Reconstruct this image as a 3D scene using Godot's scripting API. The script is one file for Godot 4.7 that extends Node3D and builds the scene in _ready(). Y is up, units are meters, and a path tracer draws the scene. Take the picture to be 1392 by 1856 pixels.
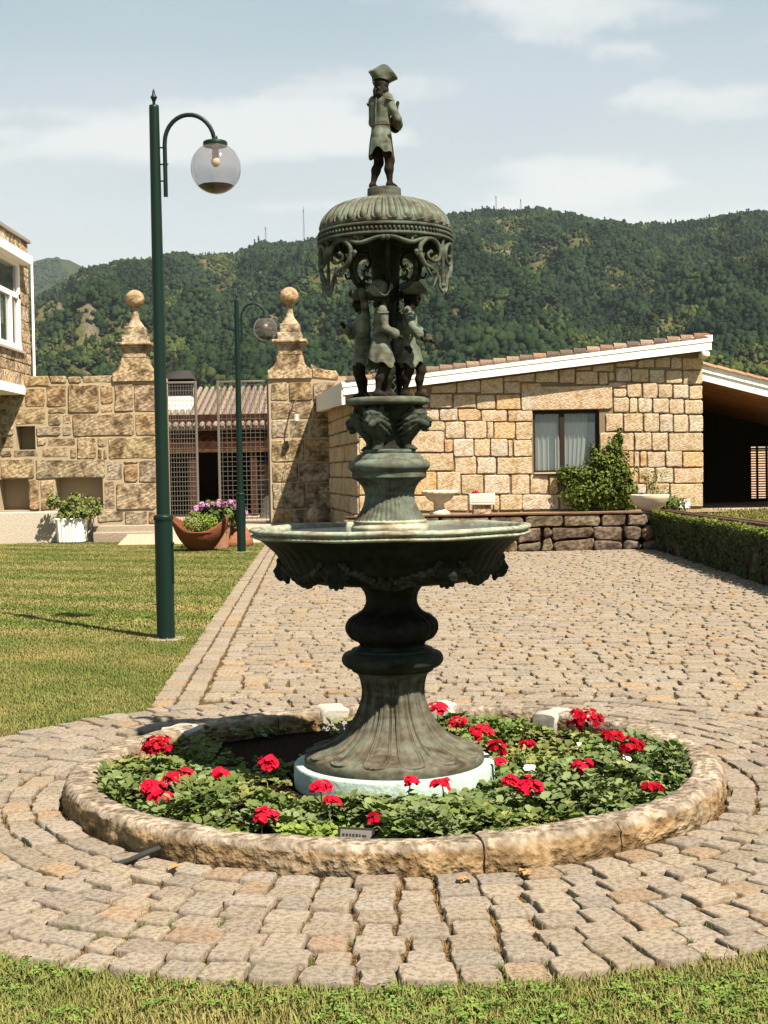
extends Node3D
# A bronze fountain in a round flower bed, a cobbled court, a lawn, stone buildings and a wooded mountain.
# Metres, y up; v(x, y, d) is a point d metres in front of the viewer's place.

var rng := RandomNumberGenerator.new()
var noise := FastNoiseLite.new()
var M := {}
var T := {}
var joints := PackedVector2Array()
var taken := {}

# ---------------------------------------------------------------- helpers
class Geo:
	var v := PackedVector3Array()
	var c := PackedColorArray()
	var x := PackedInt32Array()
	func vert(p: Vector3, col: Color) -> int:
		v.push_back(p)
		c.push_back(col)
		return v.size() - 1
	func tri(a: int, b: int, d: int) -> void:
		x.push_back(a)
		x.push_back(b)
		x.push_back(d)
	func quad(a: int, b: int, d: int, e: int) -> void:
		tri(a, b, d)
		tri(a, d, e)
	func face(ps: Array, col: Color) -> void:
		var f := v.size()
		for p in ps:
			vert(p, col)
		for i in range(1, ps.size() - 1):
			tri(f, f + i, f + i + 1)
	func strip(a: int, b: int, n: int, closed := true) -> void:
		for i in (n if closed else n - 1):
			var j := (i + 1) % n
			quad(a + i, b + i, b + j, a + j)
	func mesh(mat: Material = null) -> ArrayMesh:
		var n := PackedVector3Array()
		n.resize(v.size())
		for t in range(0, x.size(), 3):
			var p := v[x[t]]
			var k := (v[x[t + 2]] - p).cross(v[x[t + 1]] - p)
			n[x[t]] += k
			n[x[t + 1]] += k
			n[x[t + 2]] += k
		for i in n.size():
			n[i] = n[i].normalized() if n[i].length_squared() > 1e-20 else Vector3.UP
		var a := []
		a.resize(Mesh.ARRAY_MAX)
		a[Mesh.ARRAY_VERTEX] = v
		a[Mesh.ARRAY_NORMAL] = n
		a[Mesh.ARRAY_COLOR] = c
		a[Mesh.ARRAY_INDEX] = x
		var m := ArrayMesh.new()
		m.add_surface_from_arrays(Mesh.PRIMITIVE_TRIANGLES, a)
		if mat:
			m.surface_set_material(0, mat)
		return m

func v(x: float, y: float, d: float) -> Vector3:
	return Vector3(x, y, -d)

func rr(a: float, b: float) -> float:
	return rng.randf_range(a, b)

func tone(c: Color, s: float) -> Color:
	var k := 1.0 + rr(-s, s)
	return Color(c.r * k, c.g * k * (1.0 + rr(-s, s) * .25), c.b * k * (1.0 + rr(-s, s) * .45))

func shade(c: Color, s: float) -> Color:
	var k := 1.0 + rr(-s, s)
	var w := rr(-.05, .05)
	return Color(c.r * k * (1.0 + w * .5), c.g * k, c.b * k * (1.0 - w))

func numbered(called: String) -> String:
	var k: int = taken.get(called, 0)
	taken[called] = k + 1
	return called if k == 0 else "%s_%03d" % [called, k]

func meta(o: Node, label := "", category := "", group := "", kind := "") -> Node:
	for p in [["label", label], ["category", category], ["group", group], ["kind", kind]]:
		if p[1] != "":
			o.set_meta(p[0], p[1])
	return o

func thing(called: String, label: String, category: String, at := Vector3.ZERO, turn := 0.0, group := "") -> Node3D:
	var o := Node3D.new()
	o.name = numbered(called)
	add_child(o)
	o.position = at
	o.rotation.y = turn
	meta(o, label, category, group)
	return o

func part(called: String, g, mat: Material, parent: Node, at := Vector3.ZERO) -> MeshInstance3D:
	var o := MeshInstance3D.new()
	o.name = called if parent != self else numbered(called)
	o.mesh = g.mesh(mat) if g is Geo else g
	if not (g is Geo):
		o.material_override = mat
	parent.add_child(o, true)
	o.position = at
	return o

func struct(called: String, g, mat: Material) -> MeshInstance3D:
	var o := part(called, g, mat, self)
	o.set_meta("kind", "structure")
	return o

func multi(called: String, mesh: Mesh, mat: Material, xf: Array, cols: PackedColorArray, parent: Node) -> MultiMeshInstance3D:
	var mm := MultiMesh.new()
	mm.transform_format = MultiMesh.TRANSFORM_3D
	mm.use_colors = true
	mm.mesh = mesh
	mm.instance_count = xf.size()
	var b := PackedFloat32Array()
	b.resize(xf.size() * 16)
	var k := 0
	for i in xf.size():
		var t: Transform3D = xf[i]
		b[k] = t.basis.x.x
		b[k + 1] = t.basis.y.x
		b[k + 2] = t.basis.z.x
		b[k + 3] = t.origin.x
		b[k + 4] = t.basis.x.y
		b[k + 5] = t.basis.y.y
		b[k + 6] = t.basis.z.y
		b[k + 7] = t.origin.y
		b[k + 8] = t.basis.x.z
		b[k + 9] = t.basis.y.z
		b[k + 10] = t.basis.z.z
		b[k + 11] = t.origin.z
		b[k + 12] = cols[i].r
		b[k + 13] = cols[i].g
		b[k + 14] = cols[i].b
		b[k + 15] = 1.0
		k += 16
	mm.buffer = b
	var o := MultiMeshInstance3D.new()
	o.name = called if parent != self else numbered(called)
	o.multimesh = mm
	o.material_override = mat
	o.set_meta("kind", "stuff")
	parent.add_child(o, true)
	return o

# a box with chamfered edges
func box(g: Geo, c: Vector3, s: Vector3, col: Color, b := .01, basis := Basis()) -> void:
	var h := s * .5
	b = minf(b, minf(h.x, minf(h.y, h.z)) * .6)
	var id := {}
	for sx in [-1, 1]:
		for sy in [-1, 1]:
			for sz in [-1, 1]:
				for ax in 3:
					var p := Vector3(sx * (h.x - (0.0 if ax == 0 else b)), sy * (h.y - (0.0 if ax == 1 else b)), sz * (h.z - (0.0 if ax == 2 else b)))
					id[[sx, sy, sz, ax]] = g.vert(c + basis * p, col)
	for ax in 3:
		for s1 in [-1, 1]:
			var q := []
			for uv in [[-1, -1], [1, -1], [1, 1], [-1, 1]]:
				var k := [0, 0, 0]
				k[ax] = s1
				k[(ax + 1) % 3] = uv[0]
				k[(ax + 2) % 3] = uv[1]
				q.append(id[[k[0], k[1], k[2], ax]])
			if s1 == 1:
				q.reverse()
			g.quad(q[0], q[1], q[2], q[3])
	for ax in 3:
		var a1 := (ax + 1) % 3
		var a2 := (ax + 2) % 3
		for s1 in [-1, 1]:
			for s2 in [-1, 1]:
				var q := []
				for e in [[-1, a1], [1, a1], [1, a2], [-1, a2]]:
					var k := [0, 0, 0]
					k[ax] = e[0]
					k[a1] = s1
					k[a2] = s2
					q.append(id[[k[0], k[1], k[2], e[1]]])
				if s1 * s2 == -1:
					q.reverse()
				g.quad(q[0], q[1], q[2], q[3])
	for sx in [-1, 1]:
		for sy in [-1, 1]:
			for sz in [-1, 1]:
				var q := [id[[sx, sy, sz, 0]], id[[sx, sy, sz, 1]], id[[sx, sy, sz, 2]]]
				if sx * sy * sz == 1:
					q.reverse()
				g.tri(q[0], q[1], q[2])

func boxp(called: String, c: Vector3, s: Vector3, col: Color, mat: Material, parent: Node, b := .01, basis := Basis()) -> MeshInstance3D:
	var g := Geo.new()
	box(g, c, s, col, b, basis)
	return part(called, g, mat, parent)

# surface of revolution; prof holds Vector2(radius, height); mod(angle, row) scales the radius
func lathe(g: Geo, prof: Array, seg: int, col: Color, at := Vector3.ZERO, mod = null, cap := true) -> void:
	var first := g.v.size()
	for j in prof.size():
		var p: Vector2 = prof[j]
		for i in seg:
			var a := TAU * i / seg
			var r := p.x
			var y := p.y
			if mod:
				var q = mod.call(a, j, p)
				r = q.x
				y = q.y
			g.vert(at + Vector3(sin(a) * r, y, cos(a) * r), col)
	for j in prof.size() - 1:
		g.strip(first + j * seg, first + (j + 1) * seg, seg)
	if cap:
		for e in [[0, false], [prof.size() - 1, true]]:
			if (prof[e[0]] as Vector2).x > .0005:
				var f := g.v.size()
				for i in seg:
					g.vert(g.v[first + e[0] * seg + i], col)
				var mid := g.vert(at + Vector3(0, (prof[e[0]] as Vector2).y, 0), col)
				for i in seg:
					if e[1]:
						g.tri(mid, f + (i + 1) % seg, f + i)
					else:
						g.tri(mid, f + i, f + (i + 1) % seg)

# smooth profile through points
func spline(pts: Array, n: int) -> Array:
	var out := []
	for i in pts.size() - 1:
		var a: Vector2 = pts[maxi(i - 1, 0)]
		var b: Vector2 = pts[i]
		var c: Vector2 = pts[i + 1]
		var d: Vector2 = pts[mini(i + 2, pts.size() - 1)]
		for k in n:
			out.append(b.cubic_interpolate(c, a, d, float(k) / n))
	out.append(pts[-1])
	return out

func spline3(pts: Array, n: int) -> Array:
	var out := []
	for i in pts.size() - 1:
		var a: Vector3 = pts[maxi(i - 1, 0)]
		var b: Vector3 = pts[i]
		var c: Vector3 = pts[i + 1]
		var d: Vector3 = pts[mini(i + 2, pts.size() - 1)]
		for k in n:
			out.append(b.cubic_interpolate(c, a, d, float(k) / n))
	out.append(pts[-1])
	return out

func tube(g: Geo, pts: Array, r0: float, r1: float, seg: int, col: Color) -> void:
	var first := g.v.size()
	var up := Vector3(.31, .2, .93).normalized()
	for i in pts.size():
		var d: Vector3 = (pts[mini(i + 1, pts.size() - 1)] - pts[maxi(i - 1, 0)]).normalized()
		var s := d.cross(up)
		if s.length() < .01:
			s = d.cross(Vector3.RIGHT)
		s = s.normalized()
		up = s.cross(d).normalized()
		var r := lerpf(r0, r1, float(i) / maxi(1, pts.size() - 1))
		for k in seg:
			var a := TAU * k / seg
			g.vert(pts[i] + (s * cos(a) + up * sin(a)) * r, col)
	for i in pts.size() - 1:
		g.strip(first + (i + 1) * seg, first + i * seg, seg)
	for e in [0, pts.size() - 1]:
		var mid := g.vert(pts[e], col)
		for k in seg:
			if e == 0:
				g.tri(mid, first + (k + 1) % seg, first + k)
			else:
				g.tri(mid, first + e * seg + k, first + e * seg + (k + 1) % seg)

func ball(g: Geo, c: Vector3, r: Vector3, col: Color, seg := 10, rows := 6, rough := 0.0) -> void:
	var first := g.v.size()
	for j in rows + 1:
		var t := PI * j / rows
		for i in seg:
			var a := TAU * i / seg
			var d := Vector3(sin(t) * sin(a), cos(t), sin(t) * cos(a))
			var k := 1.0
			if rough > 0.0:
				k += rough * noise.get_noise_3dv((c + d * r * 1.0) * 40.0 / maxf(r.x, .05) * .12)
			g.vert(c + d * r * k, col)
	for j in rows:
		g.strip(first + (j + 1) * seg, first + j * seg, seg)

# one dressed stone: a prism over an outline with worn edges; x and y of the outline lie in the plane, z points out
func stone(g: Geo, poly: PackedVector2Array, xf: Transform3D, back: float, front: float, bevel: float, col: Color, bulge := .0) -> void:
	var n := poly.size()
	var mid := Vector2.ZERO
	var area := 0.0
	for i in n:
		area += poly[i].cross(poly[(i + 1) % n])
	if area > 0.0:
		poly = poly.duplicate()
		poly.reverse()
	for p in poly:
		mid += p
	mid /= n
	var f := g.v.size()
	for p in poly:
		g.vert(xf * Vector3(p.x, p.y, back), col)
	for p in poly:
		g.vert(xf * Vector3(p.x, p.y, front - bevel * rr(.8, 1.5)), col)
	for p in poly:
		var q: Vector2 = p + (mid - p).normalized() * bevel * rr(.8, 1.7)
		g.vert(xf * Vector3(q.x, q.y, front + rr(-.3, .3) * bevel), col)
	for k in 2:
		g.strip(f + (k + 1) * n, f + k * n, n)
	# the dressed face has an edge of its own
	var m := g.vert(xf * Vector3(mid.x, mid.y, front + bulge), col)
	for i in n:
		g.vert(g.v[f + 2 * n + i], col)
	for i in n:
		g.tri(m, m + 1 + i, m + 1 + (i + 1) % n)

# outline of a four-cornered stone with broken corners and wavy sides (corners run a, b, c, d)
func outline(a: Vector2, b: Vector2, c: Vector2, d: Vector2, cut: float, wob: float) -> PackedVector2Array:
	var q := [a, b, c, d]
	var out := PackedVector2Array()
	for i in 4:
		var p: Vector2 = q[i]
		var w: Vector2 = q[(i + 1) % 4]
		var l := p.distance_to(w)
		var k := minf(cut * rr(.4, 1.7) / maxf(l, .001), .32)
		var k2 := minf(cut * rr(.4, 1.7) / maxf(l, .001), .32)
		var nrm := (w - p).orthogonal().normalized()
		out.append(p.lerp(w, k))
		if l > cut * 5.0:
			out.append(p.lerp(w, rr(.35, .65)) + nrm * rr(-wob, wob))
		out.append(p.lerp(w, 1.0 - k2))
	return out

func rect_outline(x0: float, y0: float, x1: float, y1: float, cut: float, wob: float) -> PackedVector2Array:
	var j := wob
	return outline(Vector2(x0 + rr(-j, j), y0 + rr(-j, j)), Vector2(x0 + rr(-j, j), y1 + rr(-j, j)), Vector2(x1 + rr(-j, j), y1 + rr(-j, j)), Vector2(x1 + rr(-j, j), y0 + rr(-j, j)), cut, wob)

# signed distances of tapered capsules joined smoothly, meshed as surface nets
func flesh(g: Geo, bones: Array, cell: float, k: float, col: Color, cuts: Array = []) -> void:
	var lo := Vector3.INF
	var hi := -Vector3.INF
	for b in bones:
		var r := maxf(b[2], b[3]) + cell * 2.5
		for e in [b[0], b[1]]:
			lo = lo.min(e - Vector3.ONE * r)
			hi = hi.max(e + Vector3.ONE * r)
	var n := Vector3i(((hi - lo) / cell).ceil()) + Vector3i.ONE
	var D := PackedFloat32Array()
	D.resize(n.x * n.y * n.z)
	D.fill(1.0)
	for b in bones:
		var a: Vector3 = b[0]
		var ab: Vector3 = b[1] - a
		var l2 := maxf(ab.length_squared(), 1e-9)
		var r0: float = b[2]
		var r1: float = b[3]
		var m := maxf(r0, r1) + k + cell * 2.0
		var p0 := Vector3i(((a.min(b[1]) - Vector3.ONE * m - lo) / cell).floor()).clamp(Vector3i.ZERO, n - Vector3i.ONE)
		var p1 := Vector3i(((a.max(b[1]) + Vector3.ONE * m - lo) / cell).ceil()).clamp(Vector3i.ZERO, n - Vector3i.ONE)
		for z in range(p0.z, p1.z + 1):
			for y in range(p0.y, p1.y + 1):
				var at := (z * n.y + y) * n.x
				for x in range(p0.x, p1.x + 1):
					var p := lo + Vector3(x, y, z) * cell - a
					var t := clampf(p.dot(ab) / l2, 0.0, 1.0)
					var d := (p - ab * t).length() - (r0 + (r1 - r0) * t)
					var o := D[at + x]
					var h := maxf(k - absf(o - d), 0.0) / k
					D[at + x] = minf(o, d) - h * h * k * .25
	for c in cuts:
		for z in n.z:
			for y in n.y:
				for x in n.x:
					var i := (z * n.y + y) * n.x + x
					if D[i] < .1:
						D[i] = maxf(D[i], (c as Plane).distance_to(lo + Vector3(x, y, z) * cell))
	var id := {}
	var sx := 1
	var sy := n.x
	var sz := n.x * n.y
	var offs := [0, sx, sy, sx + sy, sz, sx + sz, sy + sz, sx + sy + sz]
	var pairs := [[0, 1], [2, 3], [4, 5], [6, 7], [0, 2], [1, 3], [4, 6], [5, 7], [0, 4], [1, 5], [2, 6], [3, 7]]
	for z in n.z - 1:
		for y in n.y - 1:
			for x in n.x - 1:
				var i := (z * n.y + y) * n.x + x
				if absf(D[i]) > cell * 2.0:
					continue
				var inside := 0
				for o in offs:
					if D[i + o] < 0.0:
						inside += 1
				if inside == 0 or inside == 8:
					continue
				var sum := Vector3.ZERO
				var cnt := 0
				for e in pairs:
					var da := D[i + offs[e[0]]]
					var db := D[i + offs[e[1]]]
					if (da < 0.0) != (db < 0.0):
						var t := da / (da - db)
						var ca := Vector3(e[0] & 1, (e[0] >> 1) & 1, e[0] >> 2)
						var cb := Vector3(e[1] & 1, (e[1] >> 1) & 1, e[1] >> 2)
						sum += ca.lerp(cb, t)
						cnt += 1
				id[i] = g.vert(lo + (Vector3(x, y, z) + sum / cnt) * cell, col)
	for i in id:
		var at: int = i
		for ax in 3:
			var st: int = [sx, sy, sz][ax]
			var u: int = [sy, sz, sx][ax]
			var w: int = [sz, sx, sy][ax]
			var da := D[at]
			var db := D[at + st]
			if (da < 0.0) != (db < 0.0) and id.has(at - u) and id.has(at - w) and id.has(at - u - w):
				if da < 0.0:
					g.quad(id[at], id[at - w], id[at - u - w], id[at - u])
				else:
					g.quad(id[at], id[at - u], id[at - u - w], id[at - w])

# leaves spread through a lumpy ellipsoid
func leaves(g: Geo, c: Vector3, r: Vector3, n: int, size: float, col: Color, var_ := .25, shell := .55, lump := .3) -> void:
	for i in n:
		var d := Vector3(rng.randfn(), rng.randfn(), rng.randfn()).normalized()
		var k := pow(rr(shell, 1.0), .6) * (1.0 + lump * noise.get_noise_3dv(c * 31.0 + d * 60.0) * 2.0)
		leaf(g, c + d * r * k, (d + Vector3(rr(-.8, .8), rr(-.3, 1.0), rr(-.8, .8))).normalized(), size * rr(.6, 1.3), tone(col, var_))

func leaf(g: Geo, p: Vector3, nrm: Vector3, s: float, col: Color) -> void:
	var a := nrm.cross(Vector3(rr(-1, 1), rr(-1, 1), rr(-1, 1)))
	if a.length() < .05:
		a = nrm.cross(Vector3.RIGHT)
	a = a.normalized()
	var b := nrm.cross(a)
	var f := g.v.size()
	g.vert(p - a * s * .5, col)
	g.vert(p + b * s * .32 + nrm * s * .12, col)
	g.vert(p + a * s * .55 - nrm * s * .06, col)
	g.vert(p - b * s * .32 + nrm * s * .12, col)
	g.vert(p, col)
	for k in 4:
		g.tri(f + 4, f + k, f + (k + 1) % 4)

# ---------------------------------------------------------------- textures and materials
func gray(seed_: int, freq: float, oct: int, w := 512, h := 512, type := FastNoiseLite.TYPE_SIMPLEX, gain := .5) -> Image:
	var f := FastNoiseLite.new()
	f.noise_type = type
	f.seed = seed_
	f.frequency = freq
	f.fractal_octaves = oct
	f.fractal_gain = gain
	var im := f.get_seamless_image(w, h)
	im.convert(Image.FORMAT_L8)
	return im

func tint(im: Image, a: Color, b: Color, c: Color, im2: Image = null, amt := .0) -> ImageTexture:
	var w := im.get_width()
	var h := im.get_height()
	var src := im.get_data()
	var s2 := im2.get_data() if im2 else src
	var out := PackedByteArray()
	out.resize(w * h * 3)
	for i in w * h:
		var t := src[i] / 255.0
		var col := a.lerp(b, t * 2.0) if t < .5 else b.lerp(c, t * 2.0 - 1.0)
		var k := 1.0 + (s2[i] / 255.0 - .5) * 2.0 * amt
		out[i * 3] = clampi(int(col.r * k * 255.0), 0, 255)
		out[i * 3 + 1] = clampi(int(col.g * k * 255.0), 0, 255)
		out[i * 3 + 2] = clampi(int(col.b * k * 255.0), 0, 255)
	return ImageTexture.create_from_image(Image.create_from_data(w, h, false, Image.FORMAT_RGB8, out))

func mat(albedo: Color, rough: float, tex: Texture2D = null, scale := 1.0, height: Texture2D = null, depth := .0, vertex := true, world := true) -> StandardMaterial3D:
	var m := StandardMaterial3D.new()
	m.albedo_color = albedo
	m.roughness = rough
	m.vertex_color_use_as_albedo = vertex
	m.metallic_specular = .16
	if tex or height:
		m.uv1_triplanar = true
		m.uv1_world_triplanar = world
		m.uv1_scale = Vector3.ONE * scale
	if tex:
		m.albedo_texture = tex
	if height:
		m.heightmap_enabled = true
		m.heightmap_texture = height
		m.heightmap_scale = depth
	return m

func make_materials() -> void:
	var fine := gray(3, .03, 5)
	var coarse := gray(5, .008, 4)
	var grit := gray(9, .09, 3)
	var W := Color.WHITE
	T.fine = ImageTexture.create_from_image(fine)
	T.grit = ImageTexture.create_from_image(grit)
	var cells := gray(12, .025, 2, 512, 512, FastNoiseLite.TYPE_CELLULAR)
	T.cells = ImageTexture.create_from_image(cells)
	# short slanting chisel marks: waves whose crests lean one way, with whole periods on the tile
	var waves := []
	for k in 34:
		var an := deg_to_rad(rr(30, 78))
		var fr := rr(9.0, 34.0)
		waves.append([roundf(cos(an) * fr), roundf(sin(an) * fr), rr(0, TAU)])
	var data := PackedByteArray()
	data.resize(256 * 256)
	for y in 256:
		for x in 256:
			var h := 0.0
			for w in waves:
				h += sin(TAU * (w[0] * x + w[1] * y) / 256.0 + w[2])
			data[y * 256 + x] = clampi(int(150.0 + h * 26.0), 0, 255)
	var tool_ := Image.create_from_data(256, 256, false, Image.FORMAT_L8, data)
	tool_.resize(512, 512, Image.INTERPOLATE_CUBIC)
	var td := tool_.get_data()
	var fd := fine.get_data()
	for i in td.size():
		td[i] = int(td[i] * .45 + fd[i] * .55)
	tool_ = Image.create_from_data(512, 512, false, Image.FORMAT_L8, td)
	T.tool = ImageTexture.create_from_image(tool_)
	# pale yellow granite of the house, darker lichened stone of the old walls, cobbles, kerb
	M.house = mat(W, .85, tint(coarse, Color(.84, .78, .68), Color(.96, .95, .93), Color(1, 1, 1), fine, .16), .75, T.tool, 1.0)
	M.wall = mat(W, .9, tint(coarse, Color(.48, .46, .43), Color(.86, .84, .81), Color(1, 1, 1), fine, .30), .45, T.tool, 1.7)
	M.cobble = mat(W, .82, tint(fine, Color(.70, .67, .62), Color(.93, .92, .90), Color(1, 1, 1), grit, .10), 1.9, T.fine, .28)
	M.kerb = mat(W, .9, tint(fine, Color(.60, .56, .50), Color(.88, .86, .82), Color(1, 1, 1), grit, .22), 1.7, T.grit, 1.2)
	M.rough = mat(W, .95, tint(fine, Color(.50, .45, .38), Color(.84, .81, .76), Color(1, 1, 1), coarse, .30), 1.1, T.fine, 1.6)
	M.mortar = mat(Color(.70, .66, .58), .95, tint(grit, Color(.6, .58, .55), Color(.85, .84, .82), W), 1.2, null, 0, false)
	M.dark_joint = mat(Color(.44, .39, .32), .95, null, 1.0, null, 0, false)
	M.bed = mat(W, .95, tint(fine, Color(.22, .17, .11), Color(.38, .30, .19), Color(.52, .43, .28), grit, .3), 1.9, T.grit, 1.5, false)
	M.soil = mat(W, 1.0, tint(fine, Color(.10, .075, .05), Color(.19, .14, .10), Color(.28, .22, .16), grit, .3), 2.0, T.grit, 3.0, false)
	# bronze with verdigris
	var streak := gray(31, .02, 4, 512, 128)
	streak.rotate_90(CLOCKWISE)
	streak.resize(512, 512, Image.INTERPOLATE_CUBIC)
	M.bronze = mat(W, .58, tint(streak, Color(.46, .41, .36), Color(.84, .85, .80), Color(.84, 1.0, .95), fine, .22), 1.15, T.fine, .10)
	M.bronze.metallic = .0
	M.bronze.metallic_specular = .14
	M.green_paint = mat(W, .42, tint(grit, Color(.86, .88, .88), Color(1, 1, 1), Color(1, 1, 1)), 1.0, T.fine, .02)
	M.plaster = mat(W, .85, tint(fine, Color(.88, .88, .87), Color(.97, .97, .965), W, grit, .04), .9, T.fine, .25)
	M.chipped = mat(W, .8, tint(fine, Color(.80, .84, .83), Color(.95, .965, .96), W, coarse, .08), 1.6, T.fine, .25)
	M.terra = mat(W, .8, tint(fine, Color(.62, .56, .52), Color(.92, .88, .84), W, grit, .12), 1.1, T.fine, .5)
	M.tile = mat(W, .85, tint(fine, Color(.60, .58, .56), Color(.88, .86, .84), W, grit, .2), 1.3, T.grit, .4)
	M.plain = mat(W, .7)
	M.steel = mat(W, .45)
	M.steel.metallic = .6
	M.wood = mat(W, .7, tint(streak, Color(.6, .56, .52), Color(.85, .83, .8), W, grit, .1), 1.2)
	M.leaf = mat(W, .55)
	M.leaf.backlight_enabled = true
	M.leaf.backlight = Color(.45, .5, .2)
	M.petal = mat(W, .6)
	M.petal.backlight_enabled = true
	M.petal.backlight = Color(.4, .1, .1)
	M.grass = mat(W, .6)
	M.grass.backlight_enabled = true
	M.grass.backlight = Color(.4, .42, .2)
	M.crown = mat(W, 1.0)
	M.crown.metallic_specular = .0
	M.green_paint.metallic_specular = .3
	M.lawn = mat(W, .95, tint(fine, Color(.27, .29, .12), Color(.35, .35, .17), Color(.44, .41, .22), grit, .2), .8, null, 0, false)
	M.ground = mat(W, .95, tint(coarse, Color(.34, .33, .18), Color(.42, .40, .23), Color(.5, .45, .3), grit, .1), .02, null, 0, false)
	M.hill = mat(W, .95, tint(fine, Color(.6, .6, .55), Color(.85, .85, .82), W, grit, .25), .012)
	M.water = StandardMaterial3D.new()
	M.water.albedo_color = Color(.05, .07, .07)
	M.water.roughness = .04
	M.water.metallic_specular = .6
	M.water.heightmap_enabled = true
	M.water.heightmap_texture = T.fine
	M.water.heightmap_scale = .5
	M.water.uv1_triplanar = true
	M.water.uv1_scale = Vector3.ONE * 1.2
	M.smoke_glass = StandardMaterial3D.new()
	M.smoke_glass.albedo_color = Color(.36, .34, .33, .30)
	M.smoke_glass.transparency = BaseMaterial3D.TRANSPARENCY_ALPHA
	M.smoke_glass.roughness = .03
	M.pane = StandardMaterial3D.new()
	M.pane.albedo_color = Color(.30, .36, .36, .30)
	M.pane.transparency = BaseMaterial3D.TRANSPARENCY_ALPHA
	M.pane.roughness = .02
	M.curtain = mat(W, .9)
	M.curtain.backlight_enabled = true
	M.curtain.backlight = Color(.5, .5, .5)

const HOUSE_STONES := [[1.01,3.19,1.53,3.43],[1.54,3.19,2.03,3.49],[2.03,3.16,2.5,3.52],[2.51,3.15,2.86,3.41],[2.5,3.4,3.14,3.61],[2.87,3.2,3.28,3.37],[0.57,3.1,0.93,3.3],[0.57,2.9,0.96,3.09],[0.98,2.89,1.45,3.18],[1.46,2.88,1.93,3.16],[1.94,2.85,2.33,3.14],[2.34,2.83,2.85,3.14],[2.86,2.81,3.27,3.2],[-0.48,2.66,-0,2.9],[0.01,2.65,0.41,2.89],[0.42,2.64,0.84,2.89],[0.86,2.63,1.16,2.88],[1.18,2.63,1.55,2.87],[1.56,2.62,2.02,2.85],[2.03,2.59,2.57,2.83],[2.58,2.58,3.09,2.81],[0.85,2.42,1.28,2.61],[1.29,2.26,1.68,2.6],[1.7,2.25,2.14,2.61],[2.15,2.24,2.28,2.59],[2.29,2.23,2.73,2.57],[2.74,2.2,3.08,2.56],[0.5,1.98,1.26,2.41],[1.27,1.97,1.44,2.24],[1.45,1.88,1.87,2.24],[1.88,1.88,2.21,2.24],[2.22,1.87,2.57,2.23],[2.58,1.86,2.67,2.2],[2.69,1.86,3.07,2.2],[0.67,1.6,1.45,1.96],[1.47,1.52,1.91,1.88],[1.93,1.52,2.32,1.86],[2.34,1.5,3.07,1.85],[0.52,1.11,1.09,1.58],[1.1,1.11,1.59,1.57],[1.6,1.1,2.06,1.5],[2.07,1.1,2.6,1.49],[2.63,1.08,3.01,1.49],[3.02,1.1,3.24,1.48],[0.48,0.77,1.03,1.09],[1.04,0.76,1.73,1.08],[1.75,0.76,2.25,1.07],[2.26,0.76,2.38,1.07],[2.39,0.76,2.86,1.08],[2.87,0.75,3.23,1.08],[-0.49,2.31,-0.01,2.63],[0.01,2.3,0.49,2.62],[-0.49,1.99,-0.08,2.3],[-0.07,1.98,0.49,2.29],[-0.5,1.63,0.12,1.97],[0.13,1.62,0.65,1.96],[-0.51,1.13,0.01,1.61],[0.02,1.12,0.51,1.6],[-0.51,0.78,0.47,1.11],[4.34,3.57,4.78,3.78],[4.82,3.66,5.25,3.83],[5.27,3.63,5.62,3.87],[5.63,3.63,5.94,3.88],[5.95,3.6,6.18,3.84],[6.19,3.57,6.6,3.83],[2.82,3.4,3.15,3.6],[3.16,3.37,3.64,3.63],[3.65,3.35,3.98,3.68],[3.99,3.6,4.32,3.72],[3.99,3.32,4.45,3.58],[4.47,3.3,4.65,3.56],[4.66,3.38,4.79,3.56],[4.81,3.36,5.13,3.64],[5.14,3.35,5.49,3.62],[5.51,3.33,5.82,3.6],[5.84,3.31,6.18,3.57],[6.19,3.28,6.61,3.56],[2.87,2.81,4.74,3.3],[4.66,3.24,5.04,3.35],[4.76,3.05,5.03,3.22],[5.04,3.04,5.34,3.33],[5.36,3.01,5.67,3.33],[5.68,3.01,5.97,3.29],[5.99,2.99,6.31,3.28],[6.32,2.98,6.65,3.25],[4.76,2.74,5.08,3.04],[5.09,2.72,5.25,3.02],[5.27,2.72,5.55,3.02],[5.57,2.7,5.9,3],[5.91,2.68,6.21,2.98],[6.22,2.67,6.64,2.96],[4.59,2.34,4.95,2.71],[4.96,2.33,5.36,2.7],[5.38,2.32,5.69,2.7],[5.7,2.31,5.98,2.67],[5.99,2.3,6.29,2.66],[6.31,2.3,6.62,2.65],[4.47,1.95,4.87,2.32],[4.88,1.94,5.17,2.31],[5.18,1.94,5.53,2.31],[5.54,1.93,5.87,2.3],[5.89,1.91,6.62,2.28],[4.47,1.62,4.75,1.93],[4.76,1.61,5.16,1.93],[5.17,1.6,5.27,1.92],[5.29,1.6,5.43,1.92],[5.44,1.59,5.81,1.91],[5.82,1.59,6.16,1.91],[6.17,1.58,6.61,1.89],[3.85,1.07,4.33,1.46],[4.35,1.28,4.85,1.6],[4.87,1.28,5.24,1.59],[5.26,1.27,5.59,1.58],[5.61,1.26,5.97,1.58],[5.98,1.25,6.6,1.56],[4.35,1.06,4.78,1.27],[4.79,1.06,5.2,1.26],[5.22,1.05,5.41,1.25],[5.42,1.04,5.89,1.25],[5.9,0.76,6.58,1.24],[3.02,1.08,3.4,1.48],[3.42,1.08,3.61,1.45],[2.85,0.76,3.61,1.07],[3.63,0.75,4.25,1.05],[4.27,0.74,4.99,1.04],[5.01,0.77,5.89,1.03]]
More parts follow.
